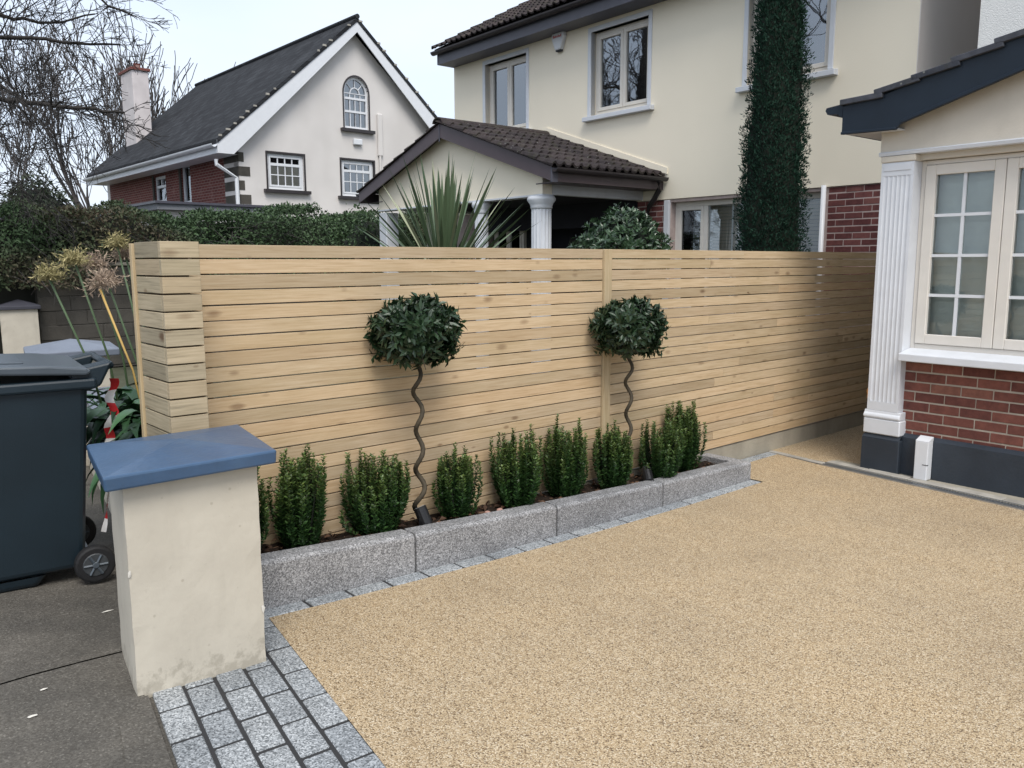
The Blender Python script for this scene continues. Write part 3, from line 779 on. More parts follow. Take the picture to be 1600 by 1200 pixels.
# ================================================================== HOUSE HELPERS
def window(parent, u0, u1, z0, z1, y, fm, lights=2, glass='glass', fr=0.06, sash=0.055, depth=0.07, muntin=None, back='room', backd=0.5, name='window', bars=None, room=True):
    """casement window in a house frame: x right, y into the wall; front of the frame at y"""
    mb = MB()
    mb.box(u0, u0 + fr, y, y + depth, z0, z1).box(u1 - fr, u1, y, y + depth, z0, z1)
    mb.box(u0 + fr, u1 - fr, y, y + depth, z0, z0 + fr * 1.3).box(u0 + fr, u1 - fr, y, y + depth, z1 - fr, z1)
    win = mb.build(name, MT[fm], parent, bevel=0.004)
    iu0, iu1, iz0, iz1 = u0 + fr, u1 - fr, z0 + fr * 1.3, z1 - fr
    lw_ = (iu1 - iu0) / lights
    for i in range(lights):
        a, b = iu0 + lw_ * i + 0.002, iu0 + lw_ * (i + 1) - 0.002
        m2 = MB(); yy = y - 0.012
        m2.box(a, a + sash, yy, y + 0.05, iz0 + .002, iz1 - .002).box(b - sash, b, yy, y + 0.05, iz0 + .002, iz1 - .002)
        m2.box(a + sash, b - sash, yy, y + 0.05, iz0 + .002, iz0 + sash).box(a + sash, b - sash, yy, y + 0.05, iz1 - sash, iz1 - .002)
        m2.build('casement', MT[fm], win, bevel=0.004)
        ga, gb, gz0, gz1 = a + sash, b - sash, iz0 + sash, iz1 - sash
        MB().box(ga, gb, y + 0.022, y + 0.026, gz0, gz1).build('pane', MT[glass], win)
        if muntin:
            nx, nz_ = muntin; m3 = MB(); t_ = bars or 0.018
            for k in range(1, nx):
                x = ga + (gb - ga) * k / nx; m3.box(x - t_ / 2, x + t_ / 2, y + 0.008, y + 0.0215, gz0, gz1)
            for k in range(1, nz_):
                z = gz0 + (gz1 - gz0) * k / nz_; m3.box(ga, gb, y + 0.007, y + 0.0214, z - t_ / 2, z + t_ / 2)
            m3.build('glazing_bar', MT['white_pvc'], win)
    if room:
        m4 = MB(); yb = y + backd
        m4.add([(u0, yb, z0), (u1, yb, z0), (u1, yb, z1), (u0, yb, z1), (u0, y + depth, z0), (u1, y + depth, z0), (u1, y + depth, z1), (u0, y + depth, z1)],
               [(0, 1, 2, 3), (0, 4, 5, 1), (3, 2, 6, 7), (0, 3, 7, 4), (1, 5, 6, 2)])
        m4.build('room', MT[back], win)
    return win

def wall_holes(parent, name, mat, u0, u1, z0, z1, y0, y1, holes):
    """solid wall slab with rectangular openings (u0,u1,z0,z1)"""
    us = sorted({u0, u1, *[h[0] for h in holes], *[h[1] for h in holes]}); zs = sorted({z0, z1, *[h[2] for h in holes], *[h[3] for h in holes]})
    us = [u for u in us if u0 <= u <= u1]; zs = [z for z in zs if z0 <= z <= z1]
    def solid(i, j):
        if i < 0 or j < 0 or i >= len(us) - 1 or j >= len(zs) - 1: return False
        cu, cz = (us[i] + us[i + 1]) / 2, (zs[j] + zs[j + 1]) / 2
        return not any(h[0] < cu < h[1] and h[2] < cz < h[3] for h in holes)
    mb = MB()
    for i in range(len(us) - 1):
        for j in range(len(zs) - 1):
            if not solid(i, j): continue
            a, b, c, d = us[i], us[i + 1], zs[j], zs[j + 1]
            mb.add([(a, y0, c), (b, y0, c), (b, y0, d), (a, y0, d)], [(0, 1, 2, 3)])
            mb.add([(a, y1, c), (b, y1, c), (b, y1, d), (a, y1, d)], [(3, 2, 1, 0)])
            if not solid(i - 1, j): mb.add([(a, y0, c), (a, y0, d), (a, y1, d), (a, y1, c)], [(0, 1, 2, 3)])
            if not solid(i + 1, j): mb.add([(b, y0, c), (b, y1, c), (b, y1, d), (b, y0, d)], [(0, 1, 2, 3)])
            if not solid(i, j - 1): mb.add([(a, y0, c), (a, y1, c), (b, y1, c), (b, y0, c)], [(0, 1, 2, 3)])
            if not solid(i, j + 1): mb.add([(a, y0, d), (b, y0, d), (b, y1, d), (a, y1, d)], [(0, 1, 2, 3)])
    return mb.build(name, mat, parent)

def bricks(parent, u0, u1, z0, z1, y, mat, bw=0.215, bh=0.065, j=0.010, proud=0.006, seed=1, jv=0.007):
    """brick courses laid one by one on the face y (front side is -y)"""
    r = random.Random(seed); cache = {}
    def me(L):
        L = round(L, 3)
        if L not in cache:
            cache[L] = bevel_mesh(MB().box(0, L, -proud, 0.02, 0, bh).mesh('brick', MT[mat]), 0.003)
        return cache[L]
    k = 0; z = z1 - bh
    while z > z0 - 1e-4:
        x = u0 - ((bw + j) / 2 if k % 2 else 0)
        while x < u1 - 0.03:
            a, b = max(x, u0), min(x + bw, u1)
            if b - a > 0.03:
                link('brick', me(b - a), parent, (a, y + r.uniform(-.002, .002), z + r.uniform(-.001, .001)))
            x += bw + jv
        z -= bh + j; k += 1

def tile_mesh(w, l, name, mat, waves=2, amp=0.036, th=0.026, nx=12):
    """roman roof tile: x across, y up the slope (local), lies from y=0 (lower end) to l"""
    mb = MB()
    prof = []
    for i in range(nx + 1):
        q = i / nx; ph = (q * waves) % 1.0
        h = amp * max(0.0, math.sin(math.pi * min(1.0, ph / 0.55))) if ph < 0.55 else 0.0
        prof.append((q * w, h))
    for y, dz in ((0, 0.0), (l, 0.0)):
        for x, h in prof: mb.v.append((x, y, h + th + (0.0 if y == 0 else -th)))
    for x, h in prof: mb.v.append((x, 0, h))
    n = nx + 1
    for i in range(nx):
        mb.f.append((i, i + 1, n + i + 1, n + i)); mb.m.append(0)
        mb.f.append((2 * n + i, 2 * n + i + 1, i + 1, i)); mb.m.append(0)
    mb.f.append((2 * n, 0, n)); mb.m.append(0); mb.f.append((3 * n - 1, 2 * n - 1, n - 1)); mb.m.append(0)
    return mb.mesh(name, mat, smooth=False)

def lay_tiles(parent, me, origin, ex, ey, ez, cols, rows, wx, gauge, jit=0.004, seed=1, keep=None):
    """courses up a slope: origin lower left, ex across, ey up the slope, ez out of it (parent frame)"""
    r = random.Random(seed); M3 = Matrix((ex, ey, ez)).transposed().to_4x4()
    for j in range(rows):
        for i in range(cols):
            if keep and not keep(i, j): continue
            p = origin + ex * (i * wx + r.uniform(-jit, jit) * 0.5) + ey * (j * gauge + r.uniform(-jit, jit)) + ez * r.uniform(0, jit)
            o = link('tile', me, parent)
            o.matrix_local = Matrix.Translation(p) @ M3 @ Matrix.Rotation(r.uniform(-.012, .012), 4, 'Z')

def gutter(parent, x0, x1, y, z, mat, r=0.055, axis='x', name='gutter'):
    mb = MB(); n = 8
    sec = [(-r * math.cos(math.pi * i / n), -r * math.sin(math.pi * i / n)) for i in range(n + 1)]
    sec2 = [(a * 0.88, b * 0.88) for a, b in reversed(sec)]
    poly = sec + sec2
    if axis == 'x':
        mb.prism_x([(y + a, z + b) for a, b in poly], x0, x1)
    else:
        mb.prism_y([(y + a, z + b) for a, b in reversed(poly)], x0, x1)
    return mb.build(name, MT[mat], parent)

# ================================================================== OUR HOUSE: BAY AT THE RIGHT
hs = thing('bay_house', 'white house with brick bay, white pilaster and navy gable trim', 'house', H0, ROT_H)
# dark plinth
mb = MB().box(-0.17, 3.6, 0.0, 0.25, -0.06, 0.30)
mb.add([(-0.17, 0.0, 0.30), (3.6, 0.0, 0.30), (3.6, 0.035, 0.325), (-0.17, 0.035, 0.325), (-0.17, 0.2, 0.325), (3.6, 0.2, 0.325)], [(0, 1, 2, 3), (3, 2, 5, 4)])
mb.build('plinth', MT['plinth'], hs)
mb = MB().box(-0.405, -0.10, -0.06, 0.24, -0.06, 0.268)
mb.add([(-0.405, -0.06, 0.268), (-0.10, -0.06, 0.268), (-0.10, -0.06 + 0.02, 0.30), (-0.395, -0.04, 0.30), (-0.395, 0.2, 0.30), (-0.10, 0.2, 0.30), (-0.405, 0.24, 0.268)], [(0, 1, 2, 3), (3, 2, 5, 4), (0, 3, 4, 6)])
mb.build('pilaster_plinth', MT['plinth'], hs, bevel=0.006)
# brick panel
bwall = MB().box(-0.16, 3.6, 0.046, 0.25, 0.30, 0.90).build('brick_wall', MT['mortar'], hs)
bricks(bwall, -0.157, 2.6, 0.27, 0.885, 0.046, 'brick', seed=5, proud=0.004, j=0.012)
# sill
sl = MB().prism_x([(-0.10, 0.905), (-0.10, 0.962), (0.085, 0.995), (0.085, 0.905)], -0.135, 3.5)
sl.build('sill', MT['white'], hs, bevel=0.006, seg=2)
# bay window: four casements of 2 x 4 panes
WZ0, WZ1, WY = 0.985, 2.405, 0.085
wv = window(hs, -0.135, 1.05, WZ0, WZ1, WY, 'cream_pvc', 2, 'glass_bay', 0.035, 0.075, 0.08, (2, 4), 'room', 0.5, bars=0.022)
wv2 = window(hs, 1.055, 2.24, WZ0, WZ1, WY, 'cream_pvc', 2, 'glass_bay', 0.035, 0.075, 0.08, (2, 4), 'room', 0.5, bars=0.022)
for wn, a, b in ((wv, -0.12, 1.04), (wv2, 1.06, 2.23)):
    mb = MB(); n = 28; hh = (WZ1 - WZ0 - 0.05) / n
    for i in range(n):
        z = WZ0 + 0.03 + i * hh
        mb.add([(a, WY + 0.115, z), (b, WY + 0.115, z), (b, WY + 0.104, z + hh * 1.02), (a, WY + 0.104, z + hh * 1.02)], [(0, 1, 2, 3)])
    mb.build('blind', MT['blind'], wn)
# window head, jambs and trim
MB().box(-0.16, 3.6, 0.03, 0.2, 2.408, 2.452).build('window_head', MT['bay_wall'], hs)
MB().box(2.245, 2.6, 0.02, 0.25, 0.905, 2.408).build('jamb', MT['white'], hs)
mb = MB().prism_x([(-0.052, 2.452), (-0.058, 2.475), (-0.052, 2.482), (0.1, 2.482), (0.1, 2.452)], -0.405, 3.6)
mb.build('trim_moulding', MT['white'], hs)
# fluted pilaster
pl_ = MB()
fx0, fx1 = -0.383, -0.135; yf = -0.042
pts = [(fx0, 0.10), (fx0, yf)]
nf = 6; mrg = 0.022; fwid = (fx1 - fx0 - 2 * mrg) / nf
for i in range(nf):
    a = fx0 + mrg + fwid * i
    pts += [(a, yf), (a + fwid * 0.18, yf + 0.004), (a + fwid * 0.5, yf + 0.006), (a + fwid * 0.82, yf + 0.004)]
pts += [(fx1 - mrg, yf), (fx1, yf), (fx1, 0.10)]
pl_.prism_z(pts, 0.56, 2.30)
pl_.box(fx0, fx1, yf, 0.10, 0.49, 0.5595)
pl_.box(fx0, fx1, yf, 0.10, 2.3005, 2.40)
pil = pl_.build('pilaster', MT['white'], hs)
MB().box(-0.400, -0.105, -0.058, 0.10, 0.302, 0.425).build('pilaster_base', MT['white'], pil, bevel=0.008)
pb = MB().prism_x([(-0.056, 0.427), (-0.064, 0.442), (-0.058, 0.458), (-0.046, 0.47), (-0.043, 0.489), (0.10, 0.489), (0.10, 0.427)], -0.402, -0.112)
pb.build('pilaster_moulding', MT['white'], pil, bevel=0.004)
MB().box(fx0 - 0.006, fx1 + 0.008, yf - 0.008, 0.10, 2.402, 2.45).build('pilaster_capital', MT['bay_wall'], pil, bevel=0.006)
MB().box(fx0 + 0.02, fx1 - 0.02, yf - 0.005, yf - 0.0005, 2.34, 2.385).build('capital_panel', MT['white'], pil)
# left return wall of the bay behind the pilaster, and the side of the house
MB().box(-0.375, -0.14, 0.102, 3.2, -0.02, 2.60).build('side_wall', MT['bay_wall'], hs)
# gable above the window
gs = 0.262
def ztile(u):                         # underside line of the tiles
    u2 = u if u < 1.7 else 3.4 - u
    if u2 < -0.3: return 2.85 + (u2 + 0.655) * 0.13
    return 2.896 + (u2 + 0.3) * gs
apex = 1.7
MB().prism_y([(-0.400, 2.4825), (3.6, 2.4825), (3.6, 2.62), (3.45, 2.70), (apex, ztile(apex) - 0.05), (-0.05, ztile(-0.05) - 0.05), (-0.400, 2.76)], -0.041, 0.12).build('gable_wall', MT['bay_wall'], hs)
# barge board with boxed end
bb_top = [(-0.655, 2.846), (-0.30, 2.892), (apex, ztile(apex))]
poly = [(-0.655, 2.636), (-0.232, 2.622), (-0.205, 2.655), (-0.185, 2.664)] + [(apex, ztile(apex) - 0.19)] + [(apex, ztile(apex)), (-0.30, 2.892), (-0.655, 2.846)]
bg = MB().prism_y(poly, -0.172, -0.148).build('barge_board', MT['navy'], hs)
MB().prism_y([(apex + 0.001, ztile(apex) - 0.19), (3.6, 2.664), (4.05, 2.636), (4.05, 2.846), (3.7, 2.892), (apex + 0.001, ztile(apex))], -0.172, -0.148).build('barge_board', MT['navy'], hs)
bd = MB().prism_y([(-0.658, 2.634), (-0.226, 2.619), (-0.226, 2.640), (-0.658, 2.655)], -0.186, -0.1725)
bd.prism_y([(-0.190, 2.660), (apex, ztile(apex) - 0.192), (apex, ztile(apex) - 0.165), (-0.190, 2.687)], -0.186, -0.1725)
bd.build('barge_bead', MT['navy'], bg, bevel=0.004)
MB().prism_y([(-0.640, 2.640), (-0.225, 2.626), (-0.225, 2.636), (-0.640, 2.650)], -0.147, 0.0).build('box_soffit', MT['white'], hs)
MB().box(-0.650, -0.630, -0.147, 2.3, 2.64, 2.86).build('fascia', MT['navy'], hs)
MB().box(-0.629, -0.40, -0.0, 2.3, 2.640, 2.65).build('soffit', MT['white'], hs)
MB().prism_y([(-0.660, 2.765), (-0.656, 2.872), (-0.668, 2.866), (-0.795, 2.853), (-0.803, 2.832), (-0.785, 2.802), (-0.705, 2.797)][::-1], -0.170, 2.3).build('gutter', MT['navy'], hs)
# navy tiles: courses seen end-on along the verge
roof = MB().add([(-0.66, -0.19, 2.853), (-0.30, -0.19, 2.898), (apex, -0.19, ztile(apex) + 0.006), (4.06, -0.19, 2.853), (-0.66, 2.5, 2.853), (-0.30, 2.5, 2.898), (apex, 2.5, ztile(apex) + 0.006), (4.06, 2.5, 2.853)],
           [(0, 1, 5, 4), (1, 2, 6, 5), (2, 3, 7, 6)]).build('roof', MT['navy'], hs)
MT['tile_navy'] = tile_mat('slate_navy_tile', (0.045, 0.050, 0.062, 1), (0.075, 0.082, 0.10, 1), (0.07, 0.07, 0.05, 1), 0.3)
def flat_tile(w, l, th):
    return bevel_mesh(MB().box(0, w, 0, l, 0, th).mesh('tile', MT['tile_navy']), 0.004)
ft_ = flat_tile(0.297, 0.335, 0.042)
ang = math.atan(gs)
for side in (0, 1):
    for j in range(9):
        u = -0.67 + j * 0.272
        if u > apex - 0.05: break
        a = 0.13 if j == 0 else ang
        for i in range(9):
            o = link('tile', ft_, roof)
            z = ztile(max(u, -0.655)) + 0.004
            tilt = a - 0.10
            if side == 0:
                o.matrix_local = Matrix.Translation((u, -0.20 + 0.30 * i + 0.297, z)) @ Matrix.Rotation(-tilt, 4, 'Y') @ Matrix.Rotation(R(-90), 4, 'Z')
            else:
                o.matrix_local = Matrix.Translation((2 * apex - u, -0.20 + 0.30 * i, z)) @ Matrix.Rotation(tilt, 4, 'Y') @ Matrix.Rotation(R(90), 4, 'Z')
# main block of the house behind the bay
MB().box(-0.80, 8.0, 2.51, 9.0, 0, 6.3).build('main_wall', MT['white_wall'], hs)
mr = MB().prism_y([(-1.1, 6.3), (8.3, 6.3), (3.6, 9.0)], 2.2, 9.3).build('main_roof', MT['tile_grey'], hs)
# small things fixed to the bay
pc = thing('pipe_boot', 'short white square pipe cover standing against the navy plinth', 'pipe cover', H0 + Matrix.Rotation(ROT_H, 3, 'Z') @ Vector((0.035, -0.085, 0.008)), ROT_H)
mb = MB().box(0, 0.098, 0, 0.082, 0, 0.30)
mb.add([(0, 0, 0.30), (0.098, 0, 0.30), (0.098, 0.082, 0.33), (0, 0.082, 0.33)], [(0, 1, 2, 3)]).add([(0, 0, 0.30), (0, 0.082, 0.33), (0, 0.082, 0.30)], [(0, 1, 2)]).add([(0.098, 0, 0.30), (0.098, 0.082, 0.30), (0.098, 0.082, 0.33)], [(0, 1, 2)])
mb.build('cover', MT['white_pvc'], pc, bevel=0.006, seg=2)
MB().box(0.062, 0.1, -0.0015, 0.02, 0.118, 0.123).build('slit', MT['black'], pc)
tp = thing('wall_tap', 'brass tap on white backplate at the left side of the white pilaster', 'tap', H0 + Matrix.Rotation(ROT_H, 3, 'Z') @ Vector((-0.445, 0.06, 0.52)), ROT_H)
MB().box(0.045, 0.068, -0.04, 0.10, 0.16, 0.33).build('backplate', MT['white_pvc'], tp, bevel=0.005)
MB().box(0.05, 0.069, -0.02, 0.06, -0.16, 0.155).build('pipe_casing', MT['white_pvc'], tp, bevel=0.004)
MB().lathe([(0.012, 0), (0.022, 0.015), (0.026, 0.04), (0.018, 0.065), (0.01, 0.075)], 12, (0.025, 0.0, 0.06)).build('tap_body', MT['brass'], tp, smooth=True)
MB().tube([(0.06, 0, 0.09), (0.025, 0, 0.09), (0.012, 0, 0.08), (0.010, 0, 0.04)], 0.009, 8).build('spout', MT['brass'], tp, smooth=True)

# ================================================================== NEIGHBOUR'S HOUSE
N0 = Vector((4.42, 9.30, 0.0))
nh = thing('cream_house', 'two storey cream house with brown roof and gabled porch behind the fence', 'house', N0, ROT_H)
UL, UR = -8.68, -0.03
wins = [(-7.72, -6.58, 3.90, 5.13), (-5.04, -3.88, 3.90, 5.13), (-2.20, -1.07, 3.90, 5.13)]
gw = (-3.42, -1.05, 0.95, 2.50)
holes = [w for w in wins]
wall_holes(nh, 'render_wall', MT['cream_wall'], UL, UR, 2.545, 5.55, 0.0, 0.28, holes)
MB().box(UL, UL + 0.28, 0.281, 7.5, 0, 5.55).build('side_wall', MT['cream_wall'], nh)
sw = MB(); sw.box(UR + 0.0005, UR + 0.01, 0.002, 7.5, 0, 5.55); sw.prism_x([(0.002, 5.551), (7.5, 5.551), (3.9, 8.1)], UR - 0.28, UR + 0.01)
sw.build('gable_side_wall', MT['side_wall'], nh)
MB().box(UL, UR, 7.5, 7.75, 0, 5.55).build('rear_wall', MT['cream_wall'], nh)
# brick ground storey
bw_ = wall_holes(nh, 'brick_wall', MT['mortar_n'], UL, UR, 0, 2.54, 0.022, 0.28, [gw, (-7.9, -4.35, 0, 2.3)])
bricks(bw_, gw[1] + 0.06, UR, 1.05, 2.535, 0.022, 'brick_n', seed=2, proud=0.003, j=0.013)
bricks(bw_, -4.34, gw[0] - 0.10, 1.05, 2.535, 0.022, 'brick_n', seed=3, proud=0.003, j=0.013)
# upper windows: white surround, reveal, cream frame, sill
for i, (a, b, c, d) in enumerate(wins):
    w_ = window(nh, a, b, c, d, 0.10, 'cream_pvc', 2, 'glass', 0.05, 0.055, 0.07, None, 'room', 0.9)
    mb = MB().box(a - 0.065, a, -0.018, 0.10, c, d + 0.07).box(b, b + 0.065, -0.018, 0.10, c, d + 0.07).box(a, b, -0.018, 0.10, d, d + 0.07)
    mb.build('surround', MT['white'], w_, bevel=0.004)
    MB().prism_x([(-0.09, c - 0.085), (-0.09, c - 0.02), (0.13, c + 0.005), (0.13, c - 0.085)], a - 0.11, b + 0.13).build('sill', MT['white'], w_, bevel=0.005)
    # curtains drawn to the sides
    for (x0, x1) in (((a + 0.06, a + 0.42),) if i == 1 else ((a + 0.06, a + 0.30), (b - 0.32, b - 0.06))):
        mb = MB(); n = 14
        for q in range(n):
            u0_ = x0 + (x1 - x0) * q / n; u1_ = x0 + (x1 - x0) * (q + 1) / n
            mb.add([(u0_, 0.24 + 0.02 * math.sin(q * 2.1), c), (u1_, 0.24 + 0.02 * math.sin((q + 1) * 2.1), c), (u1_, 0.24 + 0.02 * math.sin((q + 1) * 2.1), d), (u0_, 0.24 + 0.02 * math.sin(q * 2.1), d)], [(0, 1, 2, 3)])
        mb.build('curtain', MT['curtain'], w_, smooth=True)
# ground floor window with blinds
a, b, c, d = gw
gwin = MB().box(a, b, 0.13, 0.20, d - 0.07, d).box(a, b, 0.13, 0.20, c, c + 0.07).box(a, a + 0.06, 0.13, 0.20, c + 0.07, d - 0.07).box(b - 0.06, b, 0.13, 0.20, c + 0.07, d - 0.07)
for x in (a + 0.50, a + 1.45): gwin.box(x, x + 0.07, 0.13, 0.20, c + 0.07, d - 0.07)
gwin = gwin.build('window', MT['cream_pvc'], nh, bevel=0.004)
for x0, x1 in ((a + 0.06, a + 0.50), (a + 0.57, a + 1.45), (a + 1.52, b - 0.06)):
    MB().box(x0, x1, 0.16, 0.164, c + 0.07, d - 0.07).build('pane', MT['glass_bay'], gwin)
    if x0 == a + 0.06:
        MB().box(x0, x0 + 0.05, 0.125, 0.159, c + 0.07, d - 0.07).box(x1 - 0.05, x1, 0.125, 0.159, c + 0.07, d - 0.07).box(x0 + 0.05, x1 - 0.05, 0.125, 0.159, d - 0.12, d - 0.07).build('casement', MT['cream_pvc'], gwin, bevel=0.004)
mb = MB(); n = 34
for i in range(n):
    z = c + (d - c) * i / n
    mb.add([(a + 0.5, 0.235, z), (b, 0.235, z), (b, 0.222, z + 0.040), (a + 0.5, 0.222, z + 0.040)], [(0, 1, 2, 3)])
mb.build('blind', MT['blind_tan'], gwin)
mb = MB()
for i in range(n):
    z = c + (d - c) * i / n
    mb.add([(a + 0.02, 0.26, z), (a + 0.5, 0.26, z), (a + 0.5, 0.247, z + 0.03), (a + 0.02, 0.247, z + 0.03)], [(0, 1, 2, 3)])
mb.build('blind', MT['brown_trim'], gwin)
MB().box(a, b, 1.0, 1.02, c, d).box(a, b, 0.27, 1.0, c - 0.02, c).box(a, b, 0.27, 1.0, d, d + 0.02).build('room', MT['room'], gwin)
MB().box(a + 0.255, a + 0.27, 0.225, 0.235, c, d).box(a + 0.92, a + 0.94, 0.205, 0.215, c, d).build('cord', MT['white_pvc'], gwin)
MB().box(a - 0.095, a - 0.005, -0.02, 0.20, c, d + 0.03).build('window_surround', MT['white'], gwin, bevel=0.004)
MB().tube([(b + 0.03, -0.045, 0.0), (b + 0.03, -0.045, 2.56)], 0.030, 10).build('downpipe', MT['white_pvc'], nh, smooth=True)
# eaves and main roof
MB().box(UL - 0.02, UR + 0.25, -0.352, -0.335, 5.30, 5.50).build('fascia', MT['dark_trim'], nh)
MB().box(UL - 0.02, UR + 0.25, -0.334, 0.28, 5.255, 5.298).build('soffit', MT['dark_trim'], nh)
MB().box(UL - 0.02, UR + 0.25, -0.36, -0.335, 5.255, 5.298).build('fascia_lip', MT['dark_trim'], nh)
gutter(nh, UL - 0.08, UR + 0.25, -0.415, 5.475, 'gutter', 0.06, 'x')
rs = 0.535                                   # slope of the main roof
ce, se = math.cos(math.atan(rs)), math.sin(math.atan(rs))
mroof = MB().add([(UL - 0.03, -0.43, 5.51), (UR + 0.3, -0.43, 5.51), (UR + 0.3, 3.9, 5.51 + 4.33 * rs), (UL - 0.03, 3.9, 5.51 + 4.33 * rs), (UL - 0.03, 8.0, 5.4), (UR + 0.3, 8.0, 5.4), (UL - 0.03, -0.33, 5.50), (UL - 0.03, 8.0, 5.39)],
            [(0, 1, 2, 3), (3, 2, 5, 4), (0, 3, 4, 7, 6)]).build('roof', MT['tile'], nh)
tm = tile_mesh(0.302, 0.40, 'tile', MT['tile_grey' if False else 'tile'])
lay_tiles(mroof, tm, Vector((UL - 0.04, -0.46, 5.515)), Vector((1, 0, 0)), Vector((0, ce, se)), Vector((0, -se, ce)), 22, 13, 0.30, 0.335, seed=4)
# bargeboard at the left verge
MB().prism_x([(-0.36, 5.26), (-0.36, 5.50), (3.9, 5.50 + 4.26 * rs), (3.9, 5.29 + 4.26 * rs)], UL - 0.025, UL - 0.012).build('verge_board', MT['dark_trim'], nh)
# alarm box
al = thing('alarm_box', 'white burglar alarm box with red lettering high on the cream wall', 'alarm box', N0 + Matrix.Rotation(ROT_H, 3, 'Z') @ Vector((-5.73, -0.002, 5.0)), ROT_H)
mb = MB().prism_y([(-0.06, 0.0), (0.06, 0.0), (0.145, 0.20), (0.13, 0.27), (-0.13, 0.27), (-0.145, 0.20)], -0.085, 0.0)
mb.build('case', MT['white_pvc'], al, bevel=0.018, seg=2)
MB().prism_y([(-0.055, -0.022), (0.055, -0.022), (0.062, 0.01), (-0.062, 0.01)], -0.07, -0.004).build('strobe', MT['room'], al, bevel=0.008)
mb = MB()
for i, h_ in enumerate((0.04, 0.028, 0.034, 0.028, 0.036, 0.026, 0.04)):
    x = -0.095 + i * 0.029; mb.box(x, x + 0.017, -0.0875, -0.0855, 0.185, 0.185 + h_)
mb.build('lettering', MT['red'], al)

# porch
PU, PV = -6.05, -2.15                       # ridge line and front of the barge boards
PE = 2.50                                   # half span to the barge ends
ez_, az_ = 2.86, 3.70                       # tile underside at the eave, at the ridge
ps = (az_ - ez_) / PE
def pz(u): return az_ - abs(u - PU) * ps
MB().prism_y([(PU - 2.12, 2.555), (PU + 2.12, 2.555), (PU + 2.12, pz(PU + 2.12) - 0.10), (PU, az_ - 0.10), (PU - 2.12, pz(PU - 2.12) - 0.10)], -1.97, -1.80).build('porch_gable', MT['cream_wall'], nh)
MB().box(PU - 2.14, PU + 2.14, -1.985, -1.79, 2.53, 2.553).build('gable_trim', MT['white'], nh)
MB().box(PU + 2.0, PU + 2.12, -1.795, -0.001, 2.555, 2.72).build('porch_beam', MT['white'], nh)
MB().box(PU - 2.12, PU - 2.0, -1.795, -0.001, 2.555, 2.72).build('porch_beam', MT['white'], nh)
MB().box(PU - 2.0, PU + 2.0, -1.79, -0.001, 2.585, 2.60).build('porch_ceiling', MT['porch_shade'], nh)
MB().box(PU - 2.0, PU + 2.0, -0.03, 0.021, 2.20, 2.584).build('porch_shade_panel', MT['porch_shade'], nh)  # dark panel added over the pale brick band to deepen the porch shade
# entrance behind: wall and reveal coloured as porch shade, door and side light
MB().box(-7.9, -4.35, 0.9, 0.92, 0, 2.6).build('porch_back_wall', MT['porch_shade'], nh)
MB().box(-7.9, -7.88, 0.3, 0.9, 0, 2.6).box(-4.37, -4.35, 0.3, 0.9, 0, 2.6).build('porch_reveal', MT['porch_shade'], nh)
dr_ = MB().box(-6.4, -5.5, 0.85, 0.895, 0.02, 2.1).build('front_door', MT['gutter'], nh)
sw_ = window(nh, -7.75, -6.9, 1.0, 2.35, 0.2, 'cream_pvc', 2, 'glass_bay', 0.05, 0.05, 0.07, None, 'room', 0.5)
# barge boards (brown), boxed ends
for sg in (-1, 1):
    pts = [(PU, az_ - 0.20), (PU + sg * (PE), ez_ - 0.18), (PU + sg * (PE), ez_), (PU, az_)]
    if sg < 0: pts = pts[::-1]
    MB().prism_y(pts if sg > 0 else pts, PV, PV + 0.025).build('porch_barge_board', MT['brown_trim'], nh)
MB().box(PU - 0.012, PU + 0.012, PV - 0.006, PV - 0.001, az_ - 0.26, az_ - 0.02).build('barge_joint_strip', MT['dark_trim'], nh)
MB().box(PU + PE - 0.012, PU + PE + 0.012, PV - 0.006, PV + 0.10, ez_ - 0.19, ez_ - 0.01).build('barge_joint_strip', MT['dark_trim'], nh)
for sg in (-1, 1):
    x = PU + sg * PE
    MB().box(min(x, x - sg * 0.02), max(x, x - sg * 0.02), PV + 0.026, -0.002, ez_ - 0.18, ez_ - 0.01).build('porch_fascia', MT['brown_trim'], nh)
    MB().box(min(x - sg * 0.021, PU + sg * 2.0), max(x - sg * 0.021, PU + sg * 2.0), -1.98, -0.002, ez_ - 0.178, ez_ - 0.165).build('porch_soffit', MT['brown_trim'], nh)
    gutter(nh, PV, -0.01, x + sg * 0.055, ez_ - 0.015, 'gutter', 0.055, 'y')
proof = MB().add([(PU - PE - 0.03, PV - 0.03, pz(PU - PE - 0.03) + 0.008), (PU, PV - 0.03, az_ + 0.008), (PU + PE + 0.03, PV - 0.03, pz(PU + PE + 0.03) + 0.008), (PU - PE - 0.03, -0.001, pz(PU - PE - 0.03) + 0.008), (PU, -0.001, az_ + 0.008), (PU + PE + 0.03, -0.001, pz(PU + PE + 0.03) + 0.008)],
            [(0, 1, 4, 3), (1, 2, 5, 4)]).build('porch_roof', MT['tile'], nh)
cp, sp_ = math.cos(math.atan(ps)), math.sin(math.atan(ps))
tp_ = tile_mesh(0.302, 0.40, 'tile', MT['tile'], 2, 0.042, 0.032)
lay_tiles(proof, tp_, Vector((PU + PE + 0.05, PV - 0.04, ez_ - 0.005)), Vector((0, 1, 0)), Vector((-cp, 0, sp_)), Vector((sp_, 0, cp)), 7, 8, 0.31, 0.335, 0.008, seed=6)
lay_tiles(proof, tp_, Vector((PU - PE - 0.05, -0.01, ez_ - 0.005)), Vector((0, -1, 0)), Vector((cp, 0, sp_)), Vector((-sp_, 0, cp)), 7, 8, 0.31, 0.335, 0.008, seed=8)
rt = MB()
n = 8
